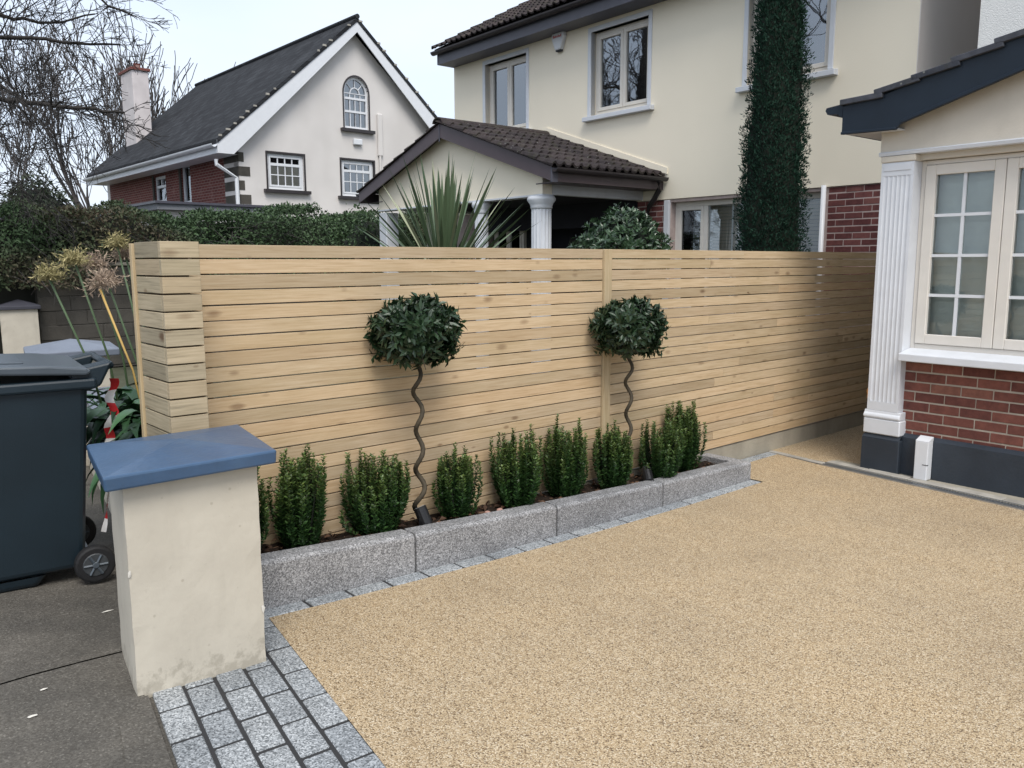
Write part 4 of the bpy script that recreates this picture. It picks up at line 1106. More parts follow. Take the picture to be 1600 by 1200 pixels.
for y0_, y1_, q in ((0, 0.42, 0),):
    sec = [(0.13 * math.cos(math.pi * i / n), 0.085 * math.sin(math.pi * i / n)) for i in range(n + 1)]
    sec += [(0.11 * math.cos(math.pi * i / n), 0.065 * math.sin(math.pi * i / n)) for i in reversed(range(n + 1))]
    rt.prism_y(list(reversed(sec)), y0_, y1_)
rme = rt.mesh('ridge_tile', MT['tile'])
for i in range(5):
    o = link('ridge_tile', rme, proof, (PU, PV - 0.04 + i * 0.428, az_ + 0.005 + rnd.uniform(0, 0.006)))
# lead flashing where the roof meets the wall
fl = MB()
for sg in (-1, 1):
    p = [(PU, -0.02, az_ + 0.06), (PU + sg * (PE + 0.08), -0.02, pz(PU + PE + 0.08) + 0.06), (PU + sg * (PE + 0.08), -0.02, pz(PU + PE + 0.08) + 0.15), (PU, -0.02, az_ + 0.15)]
    q = [(x, -0.002, z) for x, y, z in p]
    fl.add(p + q, [(0, 1, 2, 3), (4, 7, 6, 5), (0, 4, 5, 1), (3, 2, 6, 7), (1, 5, 6, 2)])
fl.build('flashing', MT['cream_wall'], nh)
# columns
def porch_col(u, v, r=0.135, rect=False):
    mb = MB()
    mb.lathe([(r * 1.0, 0.0), (r * 1.0, 2.36)], 32, (u, v, 0), 0, 0.07)
    c = mb.build('column', MT['white'], nh, smooth=False)
    MB().lathe([(r * 1.0, 2.36), (r * 1.10, 2.38), (r * 1.10, 2.40), (r * 1.16, 2.43), (r * 1.42, 2.475), (r * 1.42, 2.50), (r * 1.3, 2.53)], 24, (u, v, 0)).build('capital', MT['white'], c, smooth=True)
    return c
porch_col(PU + 2.02, -1.90)
porch_col(-5.36, -1.90, 0.10)
MB().box(-8.17, -7.93, -1.98, -1.74, 0, 2.5).build('column', MT['white'], nh, bevel=0.01)
MB().box(-7.89, -7.72, -1.2, -1.06, 0, 2.52).build('column', MT['cream_pvc'], nh, bevel=0.01)
# brown downpipe with swan neck where the gutter meets the wall
gx = PU + PE + 0.055
MB().tube([(gx - 0.0, -0.16, ez_ - 0.06), (gx - 0.0, -0.16, ez_ - 0.20), (gx - 0.12, -0.12, ez_ - 0.32), (gx - 0.25, -0.07, ez_ - 0.40), (gx - 0.30, -0.06, ez_ - 0.52), (gx - 0.30, -0.06, 0.0)], 0.038, 8).build('downpipe', MT['gutter'], nh, smooth=True)

# ================================================================== FAR HOUSE
F0 = Vector((-7.11, 22.0, 0.0))
fh = thing('gabled_house', 'pale gabled house with arched window and red brick side beyond the hedge', 'house', F0, ROT_ST)
# frame: x along the gable to the right, y into depth (along the brick side, towards the far left)
GW = 7.0; AP = 3.5; EZ = 4.60; AZ = 8.12; KR = 0.876
fw1 = (0.80, 1.86, 3.62, 4.57); fw2 = (3.03, 4.10, 3.55, 4.57); far_ = (3.18, 3.98, 5.44, 6.42)
wall_holes(fh, 'gable_wall', MT['far_wall'], 0, GW, 0, EZ, 0.0, 0.3, [fw1, fw2])
# upper gable built round the arched opening
mb = MB(); cx, rr = (far_[0] + far_[1]) / 2, (far_[1] - far_[0]) / 2
arch = [(cx + rr * math.cos(math.pi * i / 12), far_[3] + rr * math.sin(math.pi * i / 12) * 1.15) for i in range(13)]
zr = lambda x: AZ - abs(x - AP) * KR
def gface(y, flip):
    m = MB()
    def q(ps):
        m.add([(x, y, z) for x, z in ps], [tuple(range(len(ps)))] if not flip else [tuple(reversed(range(len(ps))))])
    q([(0, EZ), (far_[0], EZ), (far_[0], zr(far_[0])), (0, zr(0))])
    q([(far_[1], EZ), (GW, EZ), (GW, zr(GW)), (far_[1], zr(far_[1]))])
    q([(far_[0], EZ), (far_[1], EZ), (far_[1], far_[2]), (far_[0], far_[2])])
    top = [(far_[1], zr(far_[1])), (AP, AZ), (far_[0], zr(far_[0]))] if far_[0] < AP else [(far_[1], zr(far_[1])), (far_[0], zr(far_[0]))]
    for i in range(12):
        (xa, za), (xb, zb) = arch[i], arch[i + 1]
        q([(xa, za), (xa, zr(xa)), (xb, zr(xb)), (xb, zb)] if not (xb < AP < xa) else [(xa, za), (xa, zr(xa)), (AP, AZ), (xb, zr(xb)), (xb, zb)])
    return m
m1 = gface(0.0, False)
pts = [(far_[0], far_[2]), (far_[1], far_[2])] + arch
n = len(pts)
m1.add([(x, 0.0, z) for x, z in pts] + [(x, 0.3, z) for x, z in pts], [(i, (i + 1) % n, (i + 1) % n + n, i + n) for i in range(n)])
m1.build('gable_top', MT['far_wall'], fh)
def far_window(w, bars, name='window'):
    wn = window(fh, w[0], w[1], w[2], w[3], 0.06, 'white_pvc', 1, 'glass', 0.06, 0.05, 0.06, None, 'room', 0.6)
    a, b, c, d = w[0] + 0.11, w[1] - 0.11, w[2] + 0.12, w[3] - 0.11
    m = MB(); zt = d - (d - c) * 0.24
    m.box(a, b, 0.045, 0.075, zt - 0.035, zt + 0.035)
    for k in (1, 2, 3):
        x = a + (b - a) * k / 4; m.box(x - 0.013, x + 0.013, 0.06, 0.08, c, d)
    z = c + (zt - c) * 0.5; m.box(a, b, 0.061, 0.0795, z - 0.013, z + 0.013)
    m.build('glazing_bar', MT['white_pvc'], wn)
    m = MB().box(w[0] - 0.05, w[0], -0.012, 0.06, w[2], w[3] + 0.05).box(w[1], w[1] + 0.05, -0.012, 0.06, w[2], w[3] + 0.05).box(w[0], w[1], -0.012, 0.06, w[3], w[3] + 0.05)
    m.build('dark_surround', MT['gutter'], wn)
    MB().box(w[0] - 0.14, w[1] + 0.14, -0.12, 0.06, w[2] - 0.09, w[2] - 0.002).build('sill', MT['gutter'], wn)
    for x0, x1 in ((w[0] + 0.1, w[0] + 0.32), (w[1] - 0.36, w[1] - 0.1)):
        MB().box(x0, x1, 0.16, 0.17, w[2] + 0.1, w[3] - 0.1).build('curtain', MT['curtain'], wn)
    return wn
far_window(fw1, 3); far_window(fw2, 3)
# arched window
aw = MB()
def arch_ring(r0, r1, y0, y1, mb, sq=1.15):
    for i in range(16):
        t0, t1 = math.pi * i / 16, math.pi * (i + 1) / 16
        P = lambda r, t, y: (cx + r * math.cos(t), y, far_[3] + r * math.sin(t) * sq)
        mb.add([P(r0, t0, y0), P(r1, t0, y0), P(r1, t1, y0), P(r0, t1, y0), P(r0, t0, y1), P(r1, t0, y1), P(r1, t1, y1), P(r0, t1, y1)], [(0, 1, 2, 3), (4, 7, 6, 5), (0, 3, 7, 4), (1, 5, 6, 2)])
arch_ring(rr - 0.055, rr - 0.002, 0.06, 0.12, aw)
aw.box(far_[0] + .002, far_[0] + 0.057, 0.06, 0.12, far_[2], far_[3]).box(far_[1] - 0.057, far_[1] - .002, 0.06, 0.12, far_[2], far_[3]).box(far_[0] + 0.057, far_[1] - 0.057, 0.06, 0.12, far_[2], far_[2] + 0.08)
for z in (far_[2] + 0.46, far_[2] + 0.82): aw.box(far_[0] + 0.057, far_[1] - 0.057, 0.055, 0.115, z, z + 0.06)
aw = aw.build('window', MT['white_pvc'], fh)
m = MB()
for x in (far_[0] + 0.23, cx, far_[1] - 0.23):
    m.box(x - 0.012, x + 0.012, 0.07, 0.09, far_[2] + 0.08, far_[2] + 0.46 if x == cx else far_[3] - 0.02)
m.box(cx - 0.012, cx + 0.012, 0.07, 0.09, far_[2] + 0.08, far_[3] - 0.02)
m.box(far_[0] + 0.06, far_[1] - 0.06, 0.071, 0.0895, far_[3] + 0.0, far_[3] + 0.022)
arch_ring(0.14, 0.165, 0.07, 0.09, m)
for t in (0.25, 0.5, 0.75):
    t *= math.pi; d_ = Vector((math.cos(t), 0, math.sin(t) * 1.15)); p0 = Vector((cx, 0.08, far_[3])) + d_ * 0.15; p1 = Vector((cx, 0.08, far_[3])) + d_ * (rr - 0.05)
    m.tube([p0, p1], 0.012, 4)
m.build('glazing_bar', MT['white_pvc'], aw)
MB().add([(x, 0.10, z) for x, z in pts], [tuple(range(n))]).build('pane', MT['glass'], aw)
MB().add([(x, 0.32, z) for x, z in pts], [tuple(range(n))]).build('room', MT['curtain'], aw)
dk = MB(); arch_ring(rr, rr + 0.045, -0.012, 0.05, dk)
dk.box(far_[0] - 0.045, far_[0], -0.012, 0.05, far_[2], far_[3]).box(far_[1], far_[1] + 0.045, -0.012, 0.05, far_[2], far_[3]); dk.build('dark_surround', MT['gutter'], aw)
MB().box(far_[0] - 0.14, far_[1] + 0.14, -0.12, 0.06, far_[2] - 0.09, far_[2] - 0.002).build('sill', MT['gutter'], aw)
# vent, pipe, scars
MB().box(3.42, 3.70, -0.10, 0.0, 5.00, 5.17).build('vent_box', MT['white_pvc'], fh, bevel=0.02)
MB().tube([(4.30, -0.06, 3.0), (4.30, -0.06, 4.75)], 0.035, 6).build('thin_pipe', MT['far_wall'], fh)
MB().box(4.24, 4.40, -0.08, 0.0, 4.75, 5.95).build('flue_casing', MT['far_wall'], fh, bevel=0.02)
# brick side
D_ = 11.2
wall_holes_side = MB()
sb1, sb2 = (5.45, 6.5, 3.55, 4.37), (3.4, 4.14, 3.40, 4.56)
def side_wall(y0, y1, holes):
    ys = sorted({y0, y1, *[h[0] for h in holes], *[h[1] for h in holes]}); zs = sorted({0, 4.60, *[h[2] for h in holes], *[h[3] for h in holes]})
    m = MB()
    for i in range(len(ys) - 1):
        for j in range(len(zs) - 1):
            cy, cz = (ys[i] + ys[i + 1]) / 2, (zs[j] + zs[j + 1]) / 2
            if any(h[0] < cy < h[1] and h[2] < cz < h[3] for h in holes): continue
            m.add([(0, ys[i], zs[j]), (0, ys[i], zs[j + 1]), (0, ys[i + 1], zs[j + 1]), (0, ys[i + 1], zs[j])], [(0, 1, 2, 3)])
    for h in holes:
        m.add([(0, h[0], h[2]), (0, h[1], h[2]), (0, h[1], h[3]), (0, h[0], h[3]), (0.2, h[0], h[2]), (0.2, h[1], h[2]), (0.2, h[1], h[3]), (0.2, h[0], h[3])], [(0, 4, 5, 1), (1, 5, 6, 2), (2, 6, 7, 3), (3, 7, 4, 0)])
    return m
bs = side_wall(0.95, D_, [sb1, sb2]).build('brick_side', MT['far_brick'], fh)
MB().add([(0, 0, 0), (0, 0.95, 0), (0, 0.95, 4.60), (0, 0, 4.60)], [(3, 2, 1, 0)]).build('corner_render', MT['far_wall'], fh)
qb = MB()
for k in range(4):
    z = 3.2 + k * 0.36; qb.box(-0.012, 0.0, 0.0 if k % 2 else 0.0, 0.92, z, z + 0.24)
    qb.box(0.0 if True else 0, 0.14 + 0.0 if k % 2 else 0.30, -0.012, 0.0, z, z + 0.24)
qb.build('quoin', MT['dark_block'], fh)
for h in (sb1, sb2):
    m = MB(); a, b, c, d = h
    m.box(0.06, 0.14, a, a + 0.09, c, d).box(0.06, 0.14, b - 0.09, b, c, d).box(0.06, 0.14, a + 0.09, b - 0.09, c, c + 0.09).box(0.06, 0.14, a + 0.09, b - 0.09, d - 0.09, d)
    if h is sb1: m.box(0.05, 0.13, a + 0.09, b - 0.09, c + 0.46, c + 0.54).box(0.05, 0.12, (a + b) / 2 - 0.02, (a + b) / 2 + 0.02, c + 0.54, d - 0.09)
    wn = m.build('window', MT['white_pvc'], fh)
    MB().box(0.10, 0.11, a + 0.09, b - 0.09, c + 0.09, d - 0.09).build('pane', MT['glass'], wn)
    MB().box(0.25, 0.26, a, b, c, d).build('room', MT['curtain'], wn)
    MB().box(-0.03, 0.02, b, b + 0.12, c - 0.05, d + 0.04).build('dark_reveal', MT['dark_block'], wn)
MB().box(GW - 0.3, GW, 0.3, D_, 0, 4.65).box(0, GW, D_, D_ + 0.3, 0, 4.65).build('rear_walls', MT['far_wall'], fh)
MB().prism_y([(0, 4.651), (GW, 4.651), (AP, AZ)], D_ + 0.01, D_ + 0.3).build('rear_gable', MT['far_wall'], fh)
# roof
k_ = KR
ov = 0.66
def rz(x): return 8.42 - abs(x - AP) * k_ * 1.0
ro = MB()
for sg in (-1, 1):
    xe = AP + sg * (AP + ov)
    p = [(xe, -0.32, rz(xe)), (AP, -0.32, 8.42), (AP, D_ + 0.35, 8.42), (xe, D_ + 0.35, rz(xe))]
    q = [(x, y, z - 0.12) for x, y, z in p]
    ro.add(p + q, [(0, 1, 2, 3) if sg < 0 else (3, 2, 1, 0), (7, 6, 5, 4), (0, 4, 5, 1), (2, 6, 7, 3), (3, 7, 4, 0)])
ro = ro.build('roof', MT['far_roof'], fh)
vt = MB(); r4 = random.Random(9)
for sg in (-1, 1):
    for i in range(22):
        x = AP + sg * (AP + ov) * (i + 0.5) / 22
        
        if r4.random() < 0.45: vt.box(x - r4.uniform(0.02, 0.07), x + r4.uniform(0.02, 0.07), -0.33, -0.29, rz(x) - 0.03, rz(x) + 0.012 + r4.uniform(0, 0.012))
struct(vt.build('verge_mortar', MT['stone_edge'], ro), 'stuff')
MB().tube([(AP, -0.34, 8.44), (AP, D_ + 0.37, 8.44)], 0.07, 8).build('ridge', MT['far_roof'], ro)
for sg in (-1, 1):
    xe = AP + sg * (AP + ov)
    p = [(AP, 8.38), (xe, rz(xe) - 0.04), (xe, rz(xe) - 0.36), (xe - sg * 0.42, rz(xe) - 0.36), (AP, 8.03)]
    if sg > 0: p = p[::-1]
    MB().prism_y(p, -0.30, -0.27).build('barge_board', MT['white_pvc'], fh)
    MB().box(min(xe, xe - sg * 0.03), max(xe, xe - sg * 0.03), -0.269, D_ + 0.3, rz(xe) - 0.36, rz(xe) - 0.14).build('fascia', MT['white_pvc'], fh)
    gutter(fh, -0.3, D_ + 0.3, xe + sg * 0.08, rz(xe) - 0.14, 'white_pvc', 0.08, 'y')
    MB().add([(xe, -0.26, rz(xe) - 0.35), (xe - sg * 0.56, -0.26, rz(xe) - 0.35), (xe - sg * 0.56, D_, rz(xe) - 0.35), (xe, D_, rz(xe) - 0.35)], [(0, 1, 2, 3)]).build('soffit', MT['white_pvc'], fh)
MB().tube([(-0.63, -0.1, 4.28), (-0.63, -0.1, 4.15), (-0.10, -0.06, 3.85), (-0.08, -0.06, 0)], 0.05, 6).build('downpipe', MT['white_pvc'], fh)
# chimney on the outer slope
ch = MB().box(0.50, 1.05, 9.5, 10.75, 4.9, 8.25).build('chimney', paint('pinkish_chimney_render', (0.60, 0.555, 0.55, 1), 0.9, 0.12, 2, 0.1, ((0.40, 0.36, 0.36, 1), 0.5)), fh, bevel=0.02)
MB().box(0.45, 1.10, 9.44, 10.81, 8.252, 8.34).build('chimney_cap', MT['far_brick'], ch)
for y in (9.9,):
    MB().lathe([(0.13, 8.341), (0.12, 8.5), (0.13, 8.54)], 10, (0.8, y, 0)).build('chimney_pot', MT['far_brick'], ch)

# flat roofed garage in front of it
gr_ = thing('flat_roof_garage', 'low flat grey garage roof showing above the hedge', 'garage', F0 + Matrix.Rotation(ROT_ST, 3, 'Z') @ Vector((-0.6, -3.6, 0)), ROT_ST)
MB().box(-2.6, -0.05, 0.1, 8.6, 0, 2.75).build('wall', MT['far_wall'], gr_)
MB().box(-2.75, 0.1, -0.05, 8.75, 2.751, 2.87).build('fascia', paint('grey_fascia', (0.2, 0.21, 0.23, 1), 0.7), gr_)
MB().box(-2.8, 0.15, -0.10, 8.8, 2.871, 2.92).build('roof_felt', MT['dark_trim'], gr_)

# ================================================================== FOLIAGE HELPERS
def leaf_object(name, pos, dirs, nrm, length, width, mat, parent, young=None, fold=0.25, stuff=True, tip=0.5, n_mid=True):
    """many small leaves: pos (n,3) base, dirs (n,3) along the leaf, nrm (n,3) facing; 6 verts, 4 tris each"""
    n = len(pos); d = dirs / np.linalg.norm(dirs, axis=1, keepdims=True)
    sd_ = np.cross(d, nrm); sd_ /= (np.linalg.norm(sd_, axis=1, keepdims=True) + 1e-9)
    up = np.cross(sd_, d)
    L = length[:, None]; Wd = width[:, None] * 0.5
    mid = pos + d * L * tip
    v = np.empty((n, 4, 3), dtype=np.float32)
    v[:, 0] = pos; v[:, 1] = mid + sd_ * Wd + up * Wd * fold; v[:, 2] = pos + d * L - up * L * 0.06; v[:, 3] = mid - sd_ * Wd + up * Wd * fold
    me = bpy.data.meshes.new(name)
    me.vertices.add(n * 4); me.vertices.foreach_set('co', v.reshape(-1))
    idx = np.arange(n * 4, dtype=np.int32).reshape(n, 4)
    tri = np.concatenate([idx[:, [0, 1, 2]], idx[:, [0, 2, 3]]], axis=1).reshape(-1)
    me.loops.add(n * 6); me.loops.foreach_set('vertex_index', tri)
    me.polygons.add(n * 2); me.polygons.foreach_set('loop_start', np.arange(0, n * 6, 3, dtype=np.int32)); me.polygons.foreach_set('loop_total', np.full(n * 2, 3, dtype=np.int32))
    me.update(calc_edges=True)
    me.materials.append(mat)
    if young is not None:
        at = me.attributes.new('young', 'FLOAT', 'POINT'); at.data.foreach_set('value', np.repeat(young.astype(np.float32), 4))
    o = bpy.data.objects.new(name, me); COL.objects.link(o)
    if parent is not None: o.parent = parent
    if stuff: o['kind'] = 'stuff'
    return o

def unit(a): return a / (np.linalg.norm(a, axis=-1, keepdims=True) + 1e-9)
def rand_dirs(n, r): return unit(r.normal(size=(n, 3)))

def lumpy(name, mat, parent, rx, ry, rz_, c, amp=0.08, seed=1, n=14, m=18):
    r = random.Random(seed); mb = MB()
    ph = [(r.uniform(0, 6.28), r.uniform(2, 5), r.uniform(2, 5)) for _ in range(5)]
    for i in range(n + 1):
        t = math.pi * i / n
        for j in range(m):
            p = 2 * math.pi * j / m
            q = 1 + amp * sum(math.sin(a + b * p + cc * t) for a, b, cc in ph) / 2.5
            mb.v.append((c[0] + rx * q * math.sin(t) * math.cos(p), c[1] + ry * q * math.sin(t) * math.sin(p), c[2] + rz_ * q * math.cos(t)))
    for i in range(n):
        for j in range(m):
            mb.f.append((i * m + j, (i + 1) * m + j, (i + 1) * m + (j + 1) % m, i * m + (j + 1) % m)); mb.m.append(0)
    return mb.build(name, mat, parent, smooth=True)

# ------------------------------------------------------------------ bay topiary on twisted stems
def bay_ball(parent, c, rx, rz_, n, seed, leafL=0.075, mat='bay_leaf', flat_bottom=0.75):
    r = np.random.default_rng(seed)
    # rosettes of leaves on short shoots reaching an uneven outline
    ns = n // 9
    d0 = rand_dirs(ns, r); d0[:, 2] = np.where(d0[:, 2] < 0, d0[:, 2] * flat_bottom, d0[:, 2]); d0 = unit(d0)
    la = 0.45 if rx > 0.4 else 1.0
    lump = 1 + la * (0.09 * np.sin(d0[:, 0] * 5 + seed) + 0.07 * np.sin(d0[:, 1] * 6 + 2 * seed) + 0.06 * np.sin(d0[:, 2] * 7))
    rad = r.uniform(0.62, 0.98, ns) ** 0.5 * lump * r.choice([1, 1, 1, 1.10], ns)
    tip = d0 * rad[:, None] * np.array([rx, rx, rz_])
    pos, dirs, nr, ln, wd = [], [], [], [], []
    k = 9
    for i in range(k):
        back = r.uniform(0.0, 0.05, ns)[:, None]
        p = tip - d0 * back
        side = rand_dirs(ns, r); side -= d0 * np.sum(side * d0, 1, keepdims=True); side = unit(side)
        dd = unit(d0 * r.uniform(0.1, 0.9, ns)[:, None] + side * 0.9 + np.array([0, 0, 0.18]))
        pos.append(p); dirs.append(dd); nr.append(unit(d0 + 0.5 * rand_dirs(ns, r))); ln.append(r.uniform(0.6, 1.1, ns) * leafL); wd.append(r.uniform(0.27, 0.36, ns) * leafL)
    o = leaf_object('crown', np.concatenate(pos) + np.array(c), np.concatenate(dirs), np.concatenate(nr), np.concatenate(ln), np.concatenate(wd), MT[mat], parent)
    return o

def twisted_stem(parent, z0, z1, amp=0.026, turns=4.8, r0=0.0135, ph=0.0):
    n = 60; path = []; rad = []
    for i in range(n + 1):
        q = i / n; t = turns * 2 * math.pi * q + ph
        a = amp * min(1, 4 * (1 - q) + 0.15) * (0.9 + 0.2 * math.sin(q * 9))
        path.append((a * math.cos(t) + 0.012 * math.sin(q * 3.1), a * math.sin(t), z0 + (z1 - z0) * q)); rad.append(r0 * (1.1 - 0.25 * q))
    return MB().tube(path, rad, 8).build('stem', MT['stem'], parent, smooth=True)

for (s, y, zc, rx, rzz, lab, seed) in ((2.51, 3.62, 1.31, 0.225, 0.180, 'ball topped bay tree on a corkscrew stem, the nearer one by the pillar', 11), (4.25, 3.62, 1.235, 0.232, 0.190, 'ball topped bay tree on a corkscrew stem, the farther one by the fence post', 12)):
    zs = soil_z(s)
    t = thing('bay_topiary', lab, 'topiary', W(s, y, zs - 0.02), ROT_ST, 'bay standards in the shrub bed')
    twisted_stem(t, 0.0, zc - zs - 0.08, ph=seed)
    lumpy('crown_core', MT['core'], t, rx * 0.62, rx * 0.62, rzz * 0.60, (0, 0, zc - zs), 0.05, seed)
    bay_ball(t, (0, 0, zc - zs), rx, rzz, 4800, seed, 0.064)
    mb = MB(); r5 = random.Random(seed)
    for i in range(9):
        a = r5.uniform(0, 6.28); p0 = Vector((0, 0, zc - zs - 0.14)); p1 = p0 + Vector((math.cos(a) * 0.12, math.sin(a) * 0.12, 0.03)); p2 = p0 + Vector((math.cos(a) * 0.2, math.sin(a) * 0.2, r5.uniform(-.04, .06)))
        mb.tube([p0, p1, p2], [0.006, 0.004, 0.002], 4)
    struct(mb.build('twigs', MT['stem'], t), 'stuff')

# ------------------------------------------------------------------ box shrubs
def box_shrub_mesh(seed, w, h):
    r = np.random.default_rng(seed)
    pos, dirs, nr, ln, wd, yg = [], [], [], [], [], []
    stems = 66; paths = []
    for i in range(stems):
        a = r.uniform(0, 6.283); q = math.sqrt(r.uniform(0, 1))
        bx, by = math.cos(a) * q * w * 0.22, math.sin(a) * q * w * 0.22
        fl_ = r.uniform(0.36, 0.60); tx, ty = math.cos(a) * q * w * fl_ + r.normal(0, 0.008), math.sin(a) * q * w * fl_ + r.normal(0, 0.008)
        hh = h * (r.uniform(0.72, 0.98) + (0.09 if r.random() < 0.2 else 0.0) - 0.30 * q ** 2 * r.uniform(0.0, 1.4))
        nn = int(hh / 0.0125)
        t = np.linspace(0.03, 1, nn)
        bow = np.sin(t * math.pi) * 0.03 * q
        p = np.stack([bx + (tx - bx) * t ** 0.8 + math.cos(a) * bow, by + (ty - by) * t ** 0.8 + math.sin(a) * bow, hh * t], 1)
        paths.append((bx, by, tx, ty, hh))
        axis = unit(np.array([tx - bx, ty - by, hh]))
        for k in range(4):
            ang_ = k * math.pi / 2 + np.arange(nn) * 0.9 + r.uniform(-0.5, 0.5, nn)
            side = np.stack([np.cos(ang_), np.sin(ang_), np.zeros(nn)], 1)
            dd = unit(side * 0.8 + axis * r.uniform(0.35, 1.0, nn)[:, None])
            pos.append(p + r.normal(0, 0.002, p.shape)); dirs.append(dd); nr.append(unit(axis * 1.0 - side * 0.3 + 0.4 * rand_dirs(nn, r)))
            size = 0.030 * (1 - 0.35 * t ** 4)
            ln.append(size * r.uniform(0.75, 1.15, nn)); wd.append(size * r.uniform(0.48, 0.62, nn))
            yg.append(np.clip((t - 0.55) / 0.45, 0, 1) * r.uniform(0.15, 0.9))
    return [np.concatenate(x) for x in (pos, dirs, nr, ln, wd, yg)], paths
box_meshes = []
for sd_i, (w_, h_) in enumerate(((0.30, 0.52), (0.26, 0.48), (0.34, 0.47), (0.28, 0.53), (0.31, 0.50))):
    (p_, d_, n_, l_, wd_, y_), paths = box_shrub_mesh(40 + sd_i, w_, h_)
    o = leaf_object('foliage', p_, d_, n_, l_, wd_, MT['box_leaf'], None, y_)
    mb = MB()
    for (bx, by, tx, ty, hh) in paths: mb.tube([(bx * .4, by * .4, -0.02), (bx, by, hh * 0.2), ((bx + tx) / 2, (by + ty) / 2, hh * 0.6), (tx, ty, hh * 0.97)], [0.004, 0.003, 0.002, 0.001], 3)
    sm = mb.mesh('stems', MT['core'])
    box_meshes.append((o.data, sm)); bpy.data.objects.remove(o)
shr = [(1.47, 0.02, 1.0, 0, 'box shrub mostly hidden behind the cream pillar'),
       (1.80, 0.00, 1.00, 3, 'upright box shrub just right of the cream pillar'),
       (2.24, 0.02, 1.03, 2, 'broad box shrub left of the nearer bay stem'),
       (2.79, 0.01, 0.95, 1, 'narrow box shrub right of the nearer bay stem'),
       (3.24, 0.00, 1.04, 4, 'tall box shrub midway between the two bay trees'),
       (3.67, 0.02, 1.0, 0, 'box shrub second left of the farther bay stem'),
       (4.07, -0.01, 1.02, 1, 'box shrub next to the farther bay stem on its left'),
       (4.56, -0.05, 1.0, 2, 'box shrub right of the farther bay stem, behind the black spotlight'),
       (4.92, 0.03, 1.06, 3, 'box shrub at the far right end of the bed')]
for i, (s, dy, k, vi, lab) in enumerate(shr):
    t = thing('box_shrub', lab, 'shrub', W(s, 3.615 + dy, soil_z(s) - 0.012), ROT_ST + i * 1.3, 'box shrubs in the granite edged bed')
    t.scale = (k, k, k)
    for nm, me in (('foliage', box_meshes[vi][0]), ('stems', box_meshes[vi][1])):
        o = bpy.data.objects.new(nm, me); COL.objects.link(o); o.parent = t
        if nm == 'foliage': o['kind'] = 'stuff'

# ------------------------------------------------------------------ litter, pebbles, spotlights in the bed
r = np.random.default_rng(5); n = 520
s_ = r.uniform(1.35, 5.3, n); y_ = r.uniform(3.51, 3.78, n)
P = np.array([tuple(W(a, b, ktop(a) - 0.047 + r.uniform(0, 0.02))) for a, b in zip(s_, y_)])
dd = rand_dirs(n, r); dd[:, 2] *= 0.3; nn_ = unit(np.array([0, 0, 1.0]) + 0.5 * rand_dirs(n, r))
o = leaf_object('leaf_litter', P, dd, nn_, r.uniform(0.025, 0.06, n), r.uniform(0.015, 0.035, n), MT['dry_leaf'], None, fold=0.5)
o['label'] = 'brown dry leaf litter on the dark soil of the bed'; o['category'] = 'leaf litter'
for i, (s, y, rr_) in enumerate(((2.93, 3.535, 0.020), (3.02, 3.53, 0.026))):
    t = lumpy('pebble', MT['pebble'], None, rr_, rr_ * 0.75, rr_ * 0.55, (0, 0, 0), 0.05, i + 3, 8, 10); t.location = W(s, y, ktop(s) - 0.012); t.rotation_euler.z = i
    tag(t, ('small pinkish pebble on the soil beside the narrow box shrub', 'larger pinkish pebble on the soil, right of the smaller one')[i], 'pebble', 'pebbles in the bed')
def spotlight(s, y, lab, aim, tilt):
    t = thing('garden_spotlight', lab, 'spotlight', W(s, y, soil_z(s)), ROT_ST + aim, 'spotlights in the bed')
    MB().tube([(0, 0, -0.04), (0, 0, 0.06)], [0.006, 0.010], 6).build('spike', MT['black'], t)
    b_ = MB().lathe([(0.026, -0.055), (0.036, -0.05), (0.036, 0.055), (0.031, 0.056)], 14).build('lamp_body', MT['black'], t, smooth=False, bevel=0.002)
    b_.location = (0, 0, 0.075); b_.rotation_euler = (tilt, 0, 0)
    l_ = MB().lathe([(0.030, 0.0), (0.030, 0.002)], 14, (0, 0, 0.0545)).build('lens', MT['lens'], b_)
    MB().tube([(-0.038, 0, 0.075), (-0.038, 0, 0.03), (0, 0, 0.02), (0.038, 0, 0.03), (0.038, 0, 0.075)], 0.004, 5).build('bracket', MT['black'], t)
spotlight(2.50, 3.565, 'black garden spotlight at the foot of the nearer corkscrew stem', 0.4, R(-25))
spotlight(4.37, 3.53, 'black garden spotlight between the two shrubs near the far end', -0.6, R(-48))

# ------------------------------------------------------------------ yucca, round shrub, cypress behind the fence
yc = W(3.88, 5.2, 0)
yu = thing('yucca', 'spiky yucca with sword leaves showing above the fence', 'yucca', yc, ROT_H)
MB().tube([(0, 0, 0), (0.03, 0.02, 0.7), (0, 0, 1.32)], [0.10, 0.085, 0.09], 10).build('trunk', MT['bark'], yu, smooth=True)
def sword_leaf(L, w, droop, pale):
    mb = MB(); n = 7
    for i in range(n + 1):
        q = i / n; ww = w * (0.75 + 0.5 * q) * min(1, (1 - q) * 3.2 + 0.02) if q > 0.4 else w * (0.75 + 0.5 * q)
        x = L * q * (1 - 0.05 * droop * q); z = -droop * L * 0.28 * q * q
        mb.v += [(x, -ww / 2, z + ww * 0.18), (x, 0, z), (x, ww / 2, z + ww * 0.18)]
    for i in range(n):
        a = i * 3
        mb.f += [(a, a + 3, a + 4, a + 1), (a + 1, a + 4, a + 5, a + 2)]; mb.m += [0, 0]
    return mb.mesh('leaf', MT['yucca_pale' if pale else 'yucca_leaf'], smooth=True)
variants = [sword_leaf(1.0, 0.030, 0.0, False), sword_leaf(1.02, 0.025, 0.15, False), sword_leaf(1.10, 0.027, 0.06, False), sword_leaf(1.08, 0.019, 0.2, True)]
r6 = random.Random(21)
